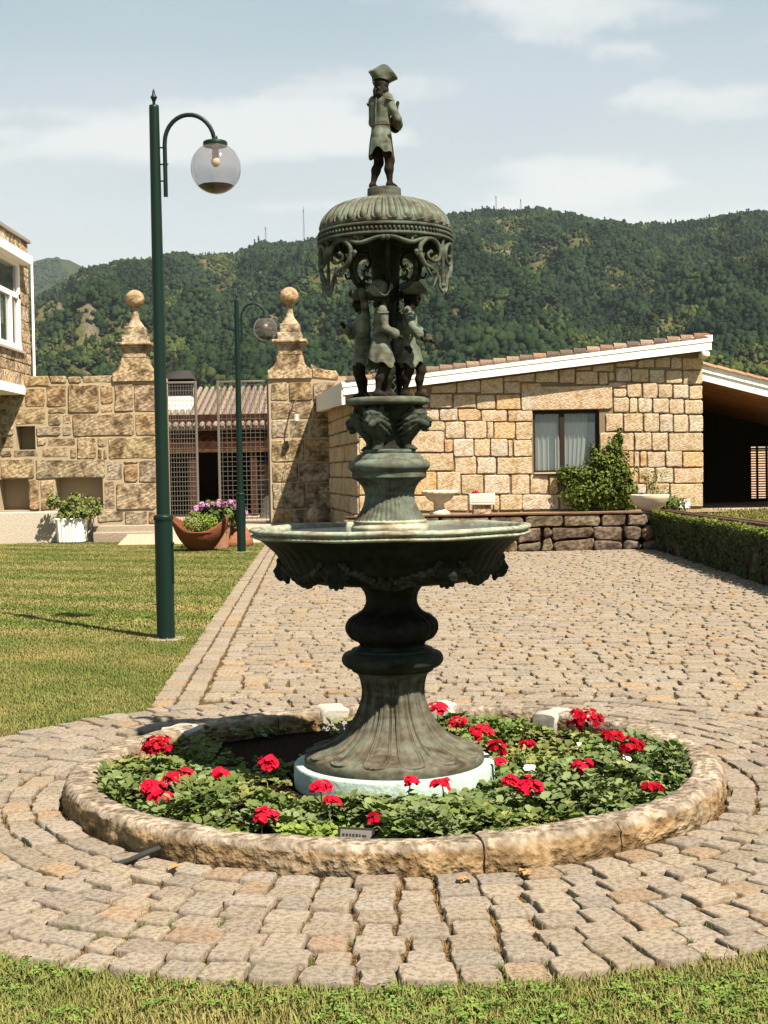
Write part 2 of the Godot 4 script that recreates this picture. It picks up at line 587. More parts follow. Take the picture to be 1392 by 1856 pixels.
const GATE_STONES_A := [[-8.92,3.87,-8.31,4.15],[-8.29,3.95,-7.86,4.14],[-7.84,3.94,-7.49,4.12],[-7.47,3.94,-6.69,4.13],[-8.93,3.36,-8.4,3.84],[-8.38,3.36,-7.87,3.93],[-7.85,3.2,-7.06,3.92],[-7.04,3.4,-6.71,3.92],[-7.05,3.19,-6.72,3.38],[-6.69,3.21,-6.21,3.92],[-6.2,3.19,-5.64,3.91],[-9.19,2.91,-8.37,3.35],[-8.35,2.9,-8.02,3.19],[-8,2.91,-7.76,3.21],[-7.74,2.62,-6.19,3.18],[-6.17,2.59,-5.64,3.17],[-8.35,3.2,-7.88,3.34],[-8.65,2.63,-8.04,2.88],[-8.01,2.63,-7.77,2.89],[-9.58,2.34,-9.21,2.66],[-8.66,2.38,-8.41,2.61],[-8.39,2.37,-7.67,2.61],[-7.65,2.04,-7.16,2.6],[-7.13,2.34,-6.9,2.6],[-7.14,2.04,-7.01,2.32],[-6.88,2.02,-5.65,2.58],[-6.99,2.04,-6.9,2.32],[-9.58,2.13,-9.27,2.32],[-9.26,2.12,-8.61,2.31],[-8.55,2.09,-7.84,2.36],[-7.82,2.07,-7.66,2.35],[-9.59,1.58,-8.72,2.1],[-8.7,1.56,-6.95,2.06],[-6.93,1.5,-6.51,2],[-6.49,1.45,-6.13,1.9],[-6.49,1.92,-6.12,2],[-6.11,1.43,-5.66,2],[-8.87,0.79,-8.61,1.56],[-8.6,0.78,-8.24,1.55],[-7.01,0.77,-6.72,1.51],[-6.7,0.76,-5.67,1.42],[-7.18,0.46,-6.51,0.75],[-6.5,0.38,-5.91,0.73],[-5.89,0.37,-5.68,0.72],[-7.19,-0.03,-5.69,0.37],[-9.61,0.45,-7.2,0.77],[-9.62,0,-7.21,0.43],[-9.57,2.93,-9.21,3.34],[-9.57,2.67,-9.21,2.91],[-9.56,3.36,-8.95,3.85],[-10.23,2.94,-9.58,3.87],[-10.25,2.13,-9.59,2.92],[-10.26,0.81,-9.61,2.11]]
const GATE_STONES_B := [[-2.78,3.42,-2.33,3.89],[-2.32,3.41,-1.74,3.87],[-1.73,3.4,-1.13,3.86],[-2.79,2.95,-1.75,3.4],[-1.73,2.94,-1.13,3.38],[-2.79,2.48,-2.34,2.94],[-2.33,2.47,-1.84,2.93],[-1.82,2.46,-1.14,2.92],[-2.79,1.89,-1.97,2.45],[-1.96,1.87,-1.15,2.44],[-2.79,1.38,-2.13,1.87],[-2.11,1.37,-1.24,1.86],[-2.79,0.71,-1.97,1.37],[-1.95,0.7,-1.25,1.35],[-2.79,0.34,-2.26,0.7],[-2.25,0.33,-1.26,0.69]]
const LOW_WALL_TOP := [[-0.8,0.63,-0.17,0.81],[-0.15,0.62,0.58,0.79],[0.6,0.61,1.05,0.78],[1.07,0.59,2,0.76],[2.02,0.57,2.67,0.75],[2.69,0.56,3.41,0.73],[3.43,0.51,4.14,0.73],[4.16,0.51,4.63,0.72],[4.65,0.49,5.04,0.72]]

# ---------------------------------------------------------------- air and light
func make_light() -> void:
	var cam := Camera3D.new()
	cam.name = "camera"
	add_child(cam)
	cam.position = Vector3(0, 1.6, 0)
	cam.basis = Basis(Vector3.RIGHT, deg_to_rad(-1.70)) * Basis(Vector3.BACK, -.018)
	cam.fov = 41.29
	cam.near = .05
	cam.far = 9000.0
	cam.current = true
	var im := Image.create(2048, 1024, false, Image.FORMAT_RGBF)
	im.fill(Color(.22, .21, .18))
	var cl := FastNoiseLite.new()
	cl.seed = 11
	cl.frequency = 1.0
	cl.fractal_octaves = 5
	cl.domain_warp_enabled = true
	cl.domain_warp_amplitude = .35
	cl.domain_warp_frequency = 1.3
	var veil := FastNoiseLite.new()
	veil.seed = 5
	veil.frequency = .55
	veil.fractal_octaves = 3
	for y in 514:
		var el := (512.0 - y) / 1024.0 * PI
		var s := maxf(sin(el), 0.0)
		var air := Color(.66, .70, .70).lerp(Color(.39, .495, .56), smoothstep(.10, .36, s)).lerp(Color(.10, .18, .29), smoothstep(.34, .95, s))
		for x in 2048:
			var a := (x + .5) / 2048.0 * TAU - PI
			# clouds on a layer overhead, seen in perspective
			var k := 1.0 / (s + .16)
			var p := Vector2(sin(a), -cos(a)) * cos(el) * k
			var n := cl.get_noise_2d(p.x * 1.2 + 3.1, p.y * 2.2)
			var w := veil.get_noise_2d(p.x + 9.0, p.y * 1.5)
			var c := clampf((n + w * .55 - .02) * 2.3, 0.0, 1.0)
			c *= c * (3.0 - 2.0 * c) * .75 * smoothstep(0.0, .06, s)
			var th := clampf(w * .9 + .3, 0.0, 1.0) * .35
			im.set_pixel(x, y, air.lerp(Color(.80, .81, .79), maxf(c, th * (1.0 - s))))
	var sky := Sky.new()
	var pm := PanoramaSkyMaterial.new()
	pm.panorama = ImageTexture.create_from_image(im)
	sky.sky_material = pm
	var env := Environment.new()
	env.background_mode = Environment.BG_SKY
	env.sky = sky
	env.background_energy_multiplier = .38
	env.tonemap_mode = Environment.TONE_MAPPER_LINEAR
	env.tonemap_exposure = 3.0
	env.sdfgi_enabled = true
	env.ssao_enabled = true
	env.ssil_enabled = true
	env.fog_enabled = true
	env.fog_density = .00003
	env.fog_light_color = Color(.80, .88, .95)
	var we := WorldEnvironment.new()
	we.name = "environment"
	we.environment = env
	add_child(we)
	var sun := DirectionalLight3D.new()
	sun.name = "sun"
	sun.light_energy = 1.6
	sun.light_color = Color(1.0, .925, .84)
	sun.light_angular_distance = .5
	sun.shadow_enabled = true
	add_child(sun)
	# the sun stands behind the viewer to the right, 55 degrees up
	sun.look_at_from_position(Vector3(.369, .819, .439) * 10.0, Vector3.ZERO, Vector3.UP)

# ---------------------------------------------------------------- ground
const CX := .03
const CD := 6.89
const BED_R := 2.76

func path_left(d: float) -> float:
	return -1.18 - d * .0495

func in_court(x: float, d: float) -> bool:
	if Vector2(x - CX, d - CD).length() < BED_R - pow(rng.randf(), 3.0) * .07:
		return true
	if d > 31.4:
		return x > -6.2
	return x > path_left(d) + pow(rng.randf(), 3.0) * .06 and d > 8.24 and x < 5.2

func sheet(pts: Array, y: float, col: Color) -> Geo:
	var g := Geo.new()
	var poly := PackedVector2Array(pts)
	for p in poly:
		g.vert(v(p.x, y, p.y), col)
	var t := Geometry2D.triangulate_polygon(poly)
	for i in range(0, t.size(), 3):
		var a := poly[t[i]]
		if (poly[t[i + 1]] - a).cross(poly[t[i + 2]] - a) < 0.0:
			g.tri(t[i], t[i + 1], t[i + 2])
		else:
			g.tri(t[i], t[i + 2], t[i + 1])
	return g

func make_ground() -> void:
	var g := Geo.new()
	g.face([v(-6000, -.06, -6000), v(-6000, -.06, 8000), v(6000, -.06, 8000), v(6000, -.06, -6000)], Color.WHITE)
	struct("ground", g, M.ground)
	struct("lawn", sheet([Vector2(-16, -6), Vector2(-16, 33.4), Vector2(-6.2, 33.4), Vector2(-6.2, 31.5), Vector2(16, 31.5), Vector2(16, -6)], 0.0, Color.WHITE), M.lawn)
	var court := struct("court_paving", sheet([Vector2(path_left(7.6), 7.6), Vector2(path_left(31.5), 31.5), Vector2(-.6, 31.5), Vector2(-.6, 26.2), Vector2(5.3, 26.2), Vector2(5.2, 8.24), Vector2(1.8, 8.24)], .006, Color.WHITE), M.bed)
	# ramp up to the gate and the yard behind it
	var r := Geo.new()
	r.face([v(-6.2, .002, 31.4), v(-6.2, .34, 33.9), v(-.5, .34, 33.9), v(-.5, .002, 31.4)], Color(.55, .50, .42))
	r.face([v(-16, .34, 33.9), v(-16, .34, 60), v(12, .34, 60), v(12, .34, 33.9)], Color(.50, .45, .38))
	struct("gate_ramp", r, M.kerb)
	var circ := []
	for i in 72:
		circ.append(Vector2(CX + sin(TAU * i / 72) * BED_R, CD + cos(TAU * i / 72) * BED_R))
	var ring := struct("circle_paving", sheet(circ, .010, Color.WHITE), M.bed)
	# cobbles set in rings round the kerb; neighbouring rings keep nearly the same joints
	var flat := Transform3D(Basis(Vector3.RIGHT, Vector3.FORWARD, Vector3.UP), Vector3.ZERO)
	var all := []
	var edges := [1.655, 1.79, 1.925, 2.06, 2.19, 2.335, 2.47, 2.615, 2.765]
	for row in edges.size() - 1:
		var rm: float = (edges[row] + edges[row + 1]) * .5
		var files := int(TAU * rm / .158)
		var cut := []
		for i in files:
			cut.append(TAU * (i + rr(-.16, .16)) / files)
		cut.append(cut[0] + TAU)
		for i in files:
			var q := []
			var gap := rr(.004, .010)
			var wav := noise.get_noise_2d(i * 30.0, row * 70.0) * .02
			for e in [[cut[i], edges[row], 1], [cut[i], edges[row + 1], 1], [cut[i + 1], edges[row + 1], -1], [cut[i + 1], edges[row], -1]]:
				var inner: bool = e[1] == edges[row]
				var rad: float = e[1] + (gap * .6 if inner else -gap * .6) + rr(-.009, .009) + wav
				var an: float = e[0] + e[2] * (gap + rr(-.004, .005)) / rad
				q.append(Vector2(CX + sin(an) * rad, CD - cos(an) * rad))
			all.append([Vector2((q[0] + q[2]) * .5).length(), q])
			for k in 3:
				var jd: float = rr(edges[row], edges[row + 1]) if k < 2 else edges[row]
				var ja: float = cut[i] if k < 2 else lerpf(cut[i], cut[i + 1], rng.randf())
				joints.append(Vector2(CX + sin(ja) * jd, CD - cos(ja) * jd))
	all.sort_custom(func(a, b): return a[0] < b[0])
	var rest := Geo.new()
	var made := 0
	var base := Color(.216, .197, .168)
	for s in all:
		var q: Array = s[1]
		var mid: Vector2 = (q[0] + q[2]) * .5
		var seen: bool = absf(mid.x) < .31 * mid.y + .1 and mid.y > 3.9
		var poly := outline(q[0], q[1], q[2], q[3], .014, .007)
		var tilt := flat * Transform3D(Basis(Vector3.RIGHT, rr(-.035, .035)) * Basis(Vector3.UP, rr(-.035, .035)), Vector3.ZERO)
		tilt = Transform3D(tilt.basis, Vector3.ZERO)
		tilt.origin = flat * Vector3(mid.x, mid.y, 0) - tilt.basis * Vector3(mid.x, mid.y, 0)
		var top := .030 + rr(-.009, .008)
		var col := shade(base, .13)
		if rng.randf() < .07:
			col = Color(col.r * 1.05, col.g * .93, col.b * .8)
		if seen and made < 296:
			var g1 := Geo.new()
			stone(g1, poly, tilt, 0.0, top, .006, col, rr(-.002, .003))
			part("cobblestone", g1, M.cobble, ring)
			made += 1
		else:
			stone(rest, poly, tilt, 0.0, top, .006, col, rr(-.002, .003))
	meta(part("cobblestones", rest, M.cobble, ring), "", "", "", "stuff")
	# court: two long courses along the lawn, then courses across
	all = []
	for e in 2:
		var d := 8.4
		while d < 31.2:
			var l := rr(.16, .30)
			if Vector2(path_left(d) - CX, d - CD).length() > BED_R + .05:
				var x0 := path_left(d) + e * .17
				var x1 := path_left(d + l)  + e * .17
				all.append([Vector2(x0, d).length(), [Vector2(x0 + .008, d + .008), Vector2(x1 + .008, d + l), Vector2(x1 + .158, d + l), Vector2(x0 + .158, d + .008)]])
			d += l
	var dd := 8.26
	while dd < 31.2:
		var h := rr(.095, .15)
		var x := path_left(dd) + .335 + rr(0, .02)
		var x_end := 5.2
		if dd > 26.1:
			x_end = minf(x_end, -.65)
		var wave := rr(0, 9)
		while x < x_end:
			var l := rr(.11, .27)
			if Vector2(x + l * .5 - CX, dd + h * .5 - CD).length() > BED_R + .09 and x > -.31 * dd - .3:
				var y0 := dd + noise.get_noise_2d(x * 40.0, dd * 60.0) * .02
				var y1 := dd + h + noise.get_noise_2d((x + l) * 40.0, dd * 60.0) * .02
				var gp := rr(.004, .011)
				joints.append(Vector2(x, dd + rng.randf() * h))
				all.append([Vector2(x, dd).length(), [Vector2(x + gp + rr(-.01, .012), y0 + .004), Vector2(x + gp + rr(-.01, .012), y1 - .004), Vector2(x + l - gp + rr(-.012, .01), y1 - .004), Vector2(x + l - gp + rr(-.012, .01), y0 + .004)]])
			x += l
		dd += h
	all.sort_custom(func(a, b): return a[0] < b[0])
	var far := Geo.new()
	var n := 0
	for s in all:
		var q: Array = s[1]
		var top := .024 + rr(-.010, .009)
		var col := shade(Color(.232, .211, .176), .11)
		if rng.randf() < .09:
			col = Color(col.r * 1.08, col.g * .95, col.b * .78)
		var poly := outline(q[0], q[1], q[2], q[3], .018, .010)
		if n < 298:
			var g1 := Geo.new()
			stone(g1, poly, flat, 0.0, top, .007, col, rr(-.001, .004))
			part("cobblestone", g1, M.cobble, court)
			n += 1
		else:
			stone(far, poly, flat, 0.0, top, .007, col, rr(-.001, .004))
	meta(part("cobblestones", far, M.cobble, court), "", "", "", "stuff")

func tuft(blades: int, w: float, h: float, spread: float) -> ArrayMesh:
	var g := Geo.new()
	for i in blades:
		var a := rr(0, TAU)
		var p := Vector3(rr(-spread, spread), 0, rr(-spread, spread))
		var lean := Vector3(sin(a), 0, cos(a)) * rr(.1, .75)
		var side := Vector3(cos(a + rr(-.5, .5)), 0, -sin(a)) * w
		var hh := h * rr(.55, 1.2)
		var c := Color.WHITE * rr(.8, 1.1)
		var f := g.v.size()
		g.vert(p - side, c)
		g.vert(p + side, c)
		g.vert(p + lean * hh * .35 + Vector3(0, hh * .6, 0) + side * .8, c)
		g.vert(p + lean * hh * .35 + Vector3(0, hh * .6, 0) - side * .8, c)
		g.vert(p + lean * hh * 1.1 + Vector3(0, hh * .95, 0), c)
		g.quad(f, f + 1, f + 2, f + 3)
		g.tri(f + 3, f + 2, f + 4)
	return g.mesh()

func grass_tone(x: float, d: float) -> Color:
	var n := noise.get_noise_2d(x * 22.0, d * 22.0) + noise.get_noise_2d(x * 90.0, d * 90.0) * .5
	# mown stripes run from the near right to the far left
	var st := sin((d * .80 + x * .46) * TAU / 1.15)
	var t := clampf(.44 + n * .75 + st * .34 * smoothstep(9.0, 16.0, d), 0.0, 1.0)
	var c := Color(.105, .145, .036).lerp(Color(.235, .212, .084), t)
	return tone(c, .22)

func make_grass() -> void:
	var near := tuft(10, .0021, .038, .024)
	var mid := tuft(14, .0032, .026, .05)
	var farm := tuft(16, .0065, .024, .10)
	var sets := [[near, [], PackedColorArray()], [mid, [], PackedColorArray()], [farm, [], PackedColorArray()]]
	var spec := [[0, 2.8, 5.6, 3200.0], [0, 5.6, 9.0, 1700.0], [1, 7.5, 14.0, 850.0], [2, 13.0, 33.2, 310.0]]
	for s in spec:
		var d0: float = s[1]
		var d1: float = s[2]
		var cnt := int((d1 - d0) * (d0 + d1) * .50 * float(s[3]))
		for i in cnt:
			var d := sqrt(rr(d0 * d0, d1 * d1))
			var x := rr(-.50, .50) * d
			if in_court(x, d) or x > 5.0 or x < -8.9:
				continue
			if absf(Vector2(x - CX, d - CD).length() - BED_R) < .03 and rng.randf() < .5:
				continue
			var sc := rr(.7, 1.25)
			sets[s[0]][1].append(Transform3D(Basis(Vector3.UP, rr(0, TAU)).scaled(Vector3(sc, sc * rr(.7, 1.2), sc)), v(x, -.003, d)))
			sets[s[0]][2].append(grass_tone(x, d))
	var o := Node3D.new()
	for s in sets:
		var mi := multi("lawn_grass", s[0], M.grass, s[1], s[2], self)
		meta(mi, ["short green and straw coloured grass round the flower bed", "mown lawn grass left of the cobbled court", "far striped lawn grass in front of the old wall"][sets.find(s)], "grass")
	o.free()
	# clover leaves among the near grass, and dry weeds in the joints
	var cg := Geo.new()
	for k in 3:
		var a := TAU * k / 3
		var f := cg.v.size()
		for p in [Vector3(0, .03, 0), Vector3(sin(a - .5) * .013, .034, cos(a - .5) * .013), Vector3(sin(a) * .019, .031, cos(a) * .019), Vector3(sin(a + .5) * .013, .034, cos(a + .5) * .013)]:
			cg.vert(p, Color.WHITE)
		cg.quad(f, f + 1, f + 2, f + 3)
	var xf := []
	var cols := PackedColorArray()
	for i in 5200:
		var d := rr(3.6, 5.2)
		var x := rr(-.32, .32) * d
		if Vector2(x - CX, d - CD).length() < BED_R + .02 or noise.get_noise_2d(x * 60.0, d * 60.0) < -.12:
			continue
		var sc := rr(.7, 1.3)
		xf.append(Transform3D((Basis(Vector3.UP, rr(0, TAU)) * Basis(Vector3.RIGHT, rr(-.4, .4))).scaled(Vector3(sc, rr(.5, 1.25), sc)), v(x, 0, d)))
		cols.append(tone(Color(.100, .166, .037), .3))
	meta(multi("clover", cg.mesh(), M.leaf, xf, cols, self), "small clover leaves growing in the grass nearest the viewer", "clover")
	xf = []
	cols = PackedColorArray()
	for p in joints:
		var n := noise.get_noise_2d(p.x * 26.0, p.y * 26.0) + noise.get_noise_2d(p.x * 110.0, p.y * 110.0) * .6
		if n < .06 or p.y < 3.6 or absf(p.x) > .32 * p.y:
			continue
		var dry := noise.get_noise_2d(p.x * 45.0 + 70.0, p.y * 45.0) > -.08
		for k in 2:
			xf.append(Transform3D(Basis(Vector3.UP, rr(0, TAU)).scaled(Vector3(.55, .9, .55) * rr(.5, 1.0)), v(p.x + rr(-.008, .008), .008, p.y + rr(-.008, .008))))
			cols.append(tone(Color(.24, .165, .075) if dry else Color(.11, .14, .04), .3))
	meta(multi("joint_weeds", near, M.grass, xf, cols, self), "dry weeds and moss in the joints between the cobbles", "weeds")

# ---------------------------------------------------------------- mountain
const RIDGE := [[-.60, .12], [-.36, .118], [-.26, .132], [-.207, .156], [-.178, .162], [-.148, .164], [-.111, .165], [-.08, .172], [-.055, .173], [-.022, .181], [.0, .184], [.028, .187], [.055, .190], [.083, .191], [.115, .192], [.137, .188], [.165, .182], [.197, .180], [.22, .180], [.246, .184], [.283, .187], [.40, .19], [.6, .19]]

func ridge(u: float) -> float:
	for i in RIDGE.size() - 1:
		if u < RIDGE[i + 1][0]:
			var t: float = clampf((u - RIDGE[i][0]) / (RIDGE[i + 1][0] - RIDGE[i][0]), 0, 1)
			return lerpf(RIDGE[i][1], RIDGE[i + 1][1], t * t * (3.0 - 2.0 * t))
	return .19

func hill_y(x: float, d: float) -> float:
	var u := x / d
	var top := 2300.0
	var t := (d - 620.0) / (top - 620.0)
	var h := (ridge(u) - .0045) * top
	var spur := noise.get_noise_2d(x * .23, d * .13) * 95.0 + noise.get_noise_2d(x * .9 + 70.0, d * .7) * 16.0
	if t <= 0.0:
		return -2.0
	if t < 1.0:
		return h * (t * .82 + .18 * t * t) + spur * t * (1.0 - t) * 3.2
	return h * (1.0 - (t - 1.0) * .9)

func make_mountain() -> void:
	var g := Geo.new()
	var nu := 150
	var nd := 90
	for j in nd:
		var d := 600.0 + pow(float(j) / (nd - 1), 1.15) * 2400.0
		for i in nu:
			var x := lerpf(-.62, .62, float(i) / (nu - 1)) * d
			var rock := noise.get_noise_2d(x * .8, d * .8) + noise.get_noise_2d(x * 3.0, d * 3.0) * .6
			var open := noise.get_noise_2d(x * .35 + 40.0, d * .3)
			var c := Color(.033, .044, .017).lerp(Color(.086, .089, .033), smoothstep(0.0, .3, open))
			c = c.lerp(Color(.132, .119, .096), smoothstep(.30, .5, rock))
			g.vert(v(x, hill_y(x, d), d), tone(c, .1))
	for j in nd - 1:
		g.strip(j * nu, (j + 1) * nu, nu, false)
	struct("mountain", g, M.hill)
	var b := Geo.new()
	for j in 14:
		for i in 60:
			var u := lerpf(-.7, .2, float(i) / 59)
			var d := 3600.0 + j * 110.0
			var e := .166 + .012 * sin(u * 9.0 + 1.4) + noise.get_noise_2d(u * 300.0, 7.0) * .01 - smoothstep(-.25, -.12, u) * .05
			var t := float(j) / 13
			b.vert(v(u * d, (e - (1.0 - t) * .09) * d, d), tone(Color(.033, .044, .021), .15))
	for j in 13:
		b.strip(j * 60, (j + 1) * 60, 60, false)
	struct("distant_mountain", b, M.hill)
	# crowns of the wood: lumpy clusters, in three kinds
	var kinds := []
	for k in 4:
		var c := Geo.new()
		var lobes := 7 if k < 3 else 5
		for l in lobes:
			var p := Vector3(rr(-.34, .34), rr(.15, .85), rr(-.34, .34))
			var r := rr(.22, .36)
			if k == 3:
				p = Vector3(rr(-.06, .06), .15 + l * .3, rr(-.06, .06))
				r = .30 - l * .045
			var f := c.v.size()
			for t in 5:
				for s in 6:
					var th := PI * t / 4.0
					var ph := TAU * (s + (t % 2) * .5) / 6
					var jit := rr(.8, 1.25)
					c.vert(p + Vector3(sin(th) * sin(ph), cos(th), sin(th) * cos(ph)) * r * jit, Color.WHITE * rr(.85, 1.1))
			for t in 4:
				c.strip(f + (t + 1) * 6, f + t * 6, 6)
		kinds.append(c.mesh())
	var xf := [[], [], [], []]
	var cols := [PackedColorArray(), PackedColorArray(), PackedColorArray(), PackedColorArray()]
	for i in 62000:
		var d := 760.0 + pow(rng.randf(), .8) * 1560.0
		var u := rr(-.305, .305)
		var x := u * d
		var y := hill_y(x, d)
		if y / d < .050:
			continue
		var rock := noise.get_noise_2d(x * .8, d * .8) + noise.get_noise_2d(x * 3.0, d * 3.0) * .6
		var open := noise.get_noise_2d(x * .35 + 40.0, d * .3) + (.10 if u < -.1 else 0.0)
		if rock > .34 and rng.randf() < .75:
			continue
		if open > .16 and rng.randf() < .45:
			continue
		var k := rng.randi() % 3
		var dark := noise.get_noise_2d(x * .5 - 90.0, d * .45)
		if dark > .12 and rng.randf() < .4:
			k = 3
		var s := rr(6.0, 12.5) * (.65 if open > .1 else 1.0)
		var c := Color(.016, .030, .014).lerp(Color(.048, .066, .020), smoothstep(.02, .34, open + rr(-.12, .12)))
		if k == 3 or dark > .1:
			c = c.lerp(Color(.009, .018, .011), .65)
		xf[k].append(Transform3D(Basis(Vector3.UP, rr(0, TAU)).scaled(Vector3(s, s * rr(.8, 1.15), s)), v(x, y - .12 * s, d)))
		cols[k].append(tone(c, .28))
	for i in 15000:
		var d := rr(3620.0, 5000.0)
		var u := rr(-.32, -.06)
		var e := .166 + .012 * sin(u * 9.0 + 1.4) + noise.get_noise_2d(u * 300.0, 7.0) * .01 - smoothstep(-.25, -.12, u) * .05
		var t := (d - 3600.0) / 1430.0
		if noise.get_noise_2d(u * 900.0, d * .09) > .2:
			continue
		var s := rr(9.0, 17.0)
		xf[i % 3].append(Transform3D(Basis(Vector3.UP, rr(0, TAU)).scaled(Vector3(s, s * .8, s)), v(u * d, (e - (1.0 - t) * .09) * d - 2.0, d)))
		cols[i % 3].append(tone(Color(.026, .041, .018), .3))
	for k in 4:
		meta(multi("forest", kinds[k], M.crown, xf[k], cols[k], self), ["broad leaved wood covering the mountain side", "rounded tree crowns mixed through the mountain wood", "low bushy crowns scattered over the mountain", "slender dark pines standing on the mountain"][k], "forest")
	# masts on the skyline
	var spots := [[-.083, 34.0, "thin mast standing left of the tall lattice mast"], [-.055, 62.0, "tall lattice mast on the ridge left of the bronze dome"], [.086, 34.0, "thin mast on the ridge right of the bronze dome"], [.104, 26.0, "short mast on the ridge furthest to the right"]]
	for s in spots:
		var d := 2290.0
		var x: float = s[0] * d
		var y := hill_y(x, d)
		var m := thing("mast", s[2], "mast", v(x, y, d), 0, "masts on the mountain ridge")
		var gm := Geo.new()
		var h: float = s[1]
		for q in [Vector2(-1, -1), Vector2(1, -1), Vector2(0, 1)]:
			tube(gm, [Vector3(q.x * 2.0, -2, q.y * 2.0), Vector3(q.x * .3, h, q.y * .3)], .22, .16, 5, Color(.10, .10, .10))
		for k in 8:
			var w := lerpf(2.0, .3, k / 8.0)
			tube(gm, [Vector3(-w, h * k / 8.0, -w), Vector3(w, h * (k + .5) / 8.0, -w), Vector3(0, h * (k + 1) / 8.0, w)], .14, .14, 4, Color(.10, .09, .09))
		part("lattice", gm, M.plain, m)
		var gd := Geo.new()
		ball(gd, Vector3(0, h * .9, 1.2), Vector3(1.6, 1.6, .8), Color(.2, .2, .2), 8, 5)
		part("antenna", gd, M.plain, m)

# ---------------------------------------------------------------- buildings
func front(d: float) -> Transform3D:
	return Transform3D(Basis(), Vector3(0, 0, -d))

# a flat solid: outline in the plane of xf (x, y), from z0 to z1
func slab(g: Geo, pts: Array, xf: Transform3D, z0: float, z1: float, col: Color) -> void:
	var poly := PackedVector2Array(pts)
	var area := 0.0
	for i in poly.size():
		area += poly[i].cross(poly[(i + 1) % poly.size()])
	if area > 0.0:
		poly.reverse()
	var t := Geometry2D.triangulate_polygon(poly)
	for z in [z0, z1]:
		var f := g.v.size()
		for p in poly:
			g.vert(xf * Vector3(p.x, p.y, z), col)
		for i in range(0, t.size(), 3):
			var q := [t[i], t[i + 1], t[i + 2]]
			var cw: bool = (poly[q[1]] - poly[q[0]]).cross(poly[q[2]] - poly[q[0]]) < 0.0
			if cw != (z == maxf(z0, z1)):
				q.reverse()
			g.tri(f + q[0], f + q[1], f + q[2])
	var lo := minf(z0, z1)
	var hi := maxf(z0, z1)
	for i in poly.size():
		var a := poly[i]
		var b := poly[(i + 1) % poly.size()]
		g.face([xf * Vector3(a.x, a.y, lo), xf * Vector3(b.x, b.y, lo), xf * Vector3(b.x, b.y, hi), xf * Vector3(a.x, a.y, hi)], col)

func stone_color(kind: String) -> Color:
	var t := rng.randf()
	if kind == "house":
		var c := Color(.405, .338, .242)
		if t < .08:
			c = Color(.415, .305, .185)
		elif t < .30:
			c = Color(.415, .378, .315)
		elif t < .55:
			c = Color(.410, .350, .262)
		return tone(c, .08)
	var o := Color(.315, .262, .178)
	if t < .18:
		o = Color(.323, .248, .150)
	elif t < .5:
		o = Color(.294, .260, .197)
	return tone(o, .12)

func gable(x: float) -> float:
	return 3.21 + (x + .55) * .1045

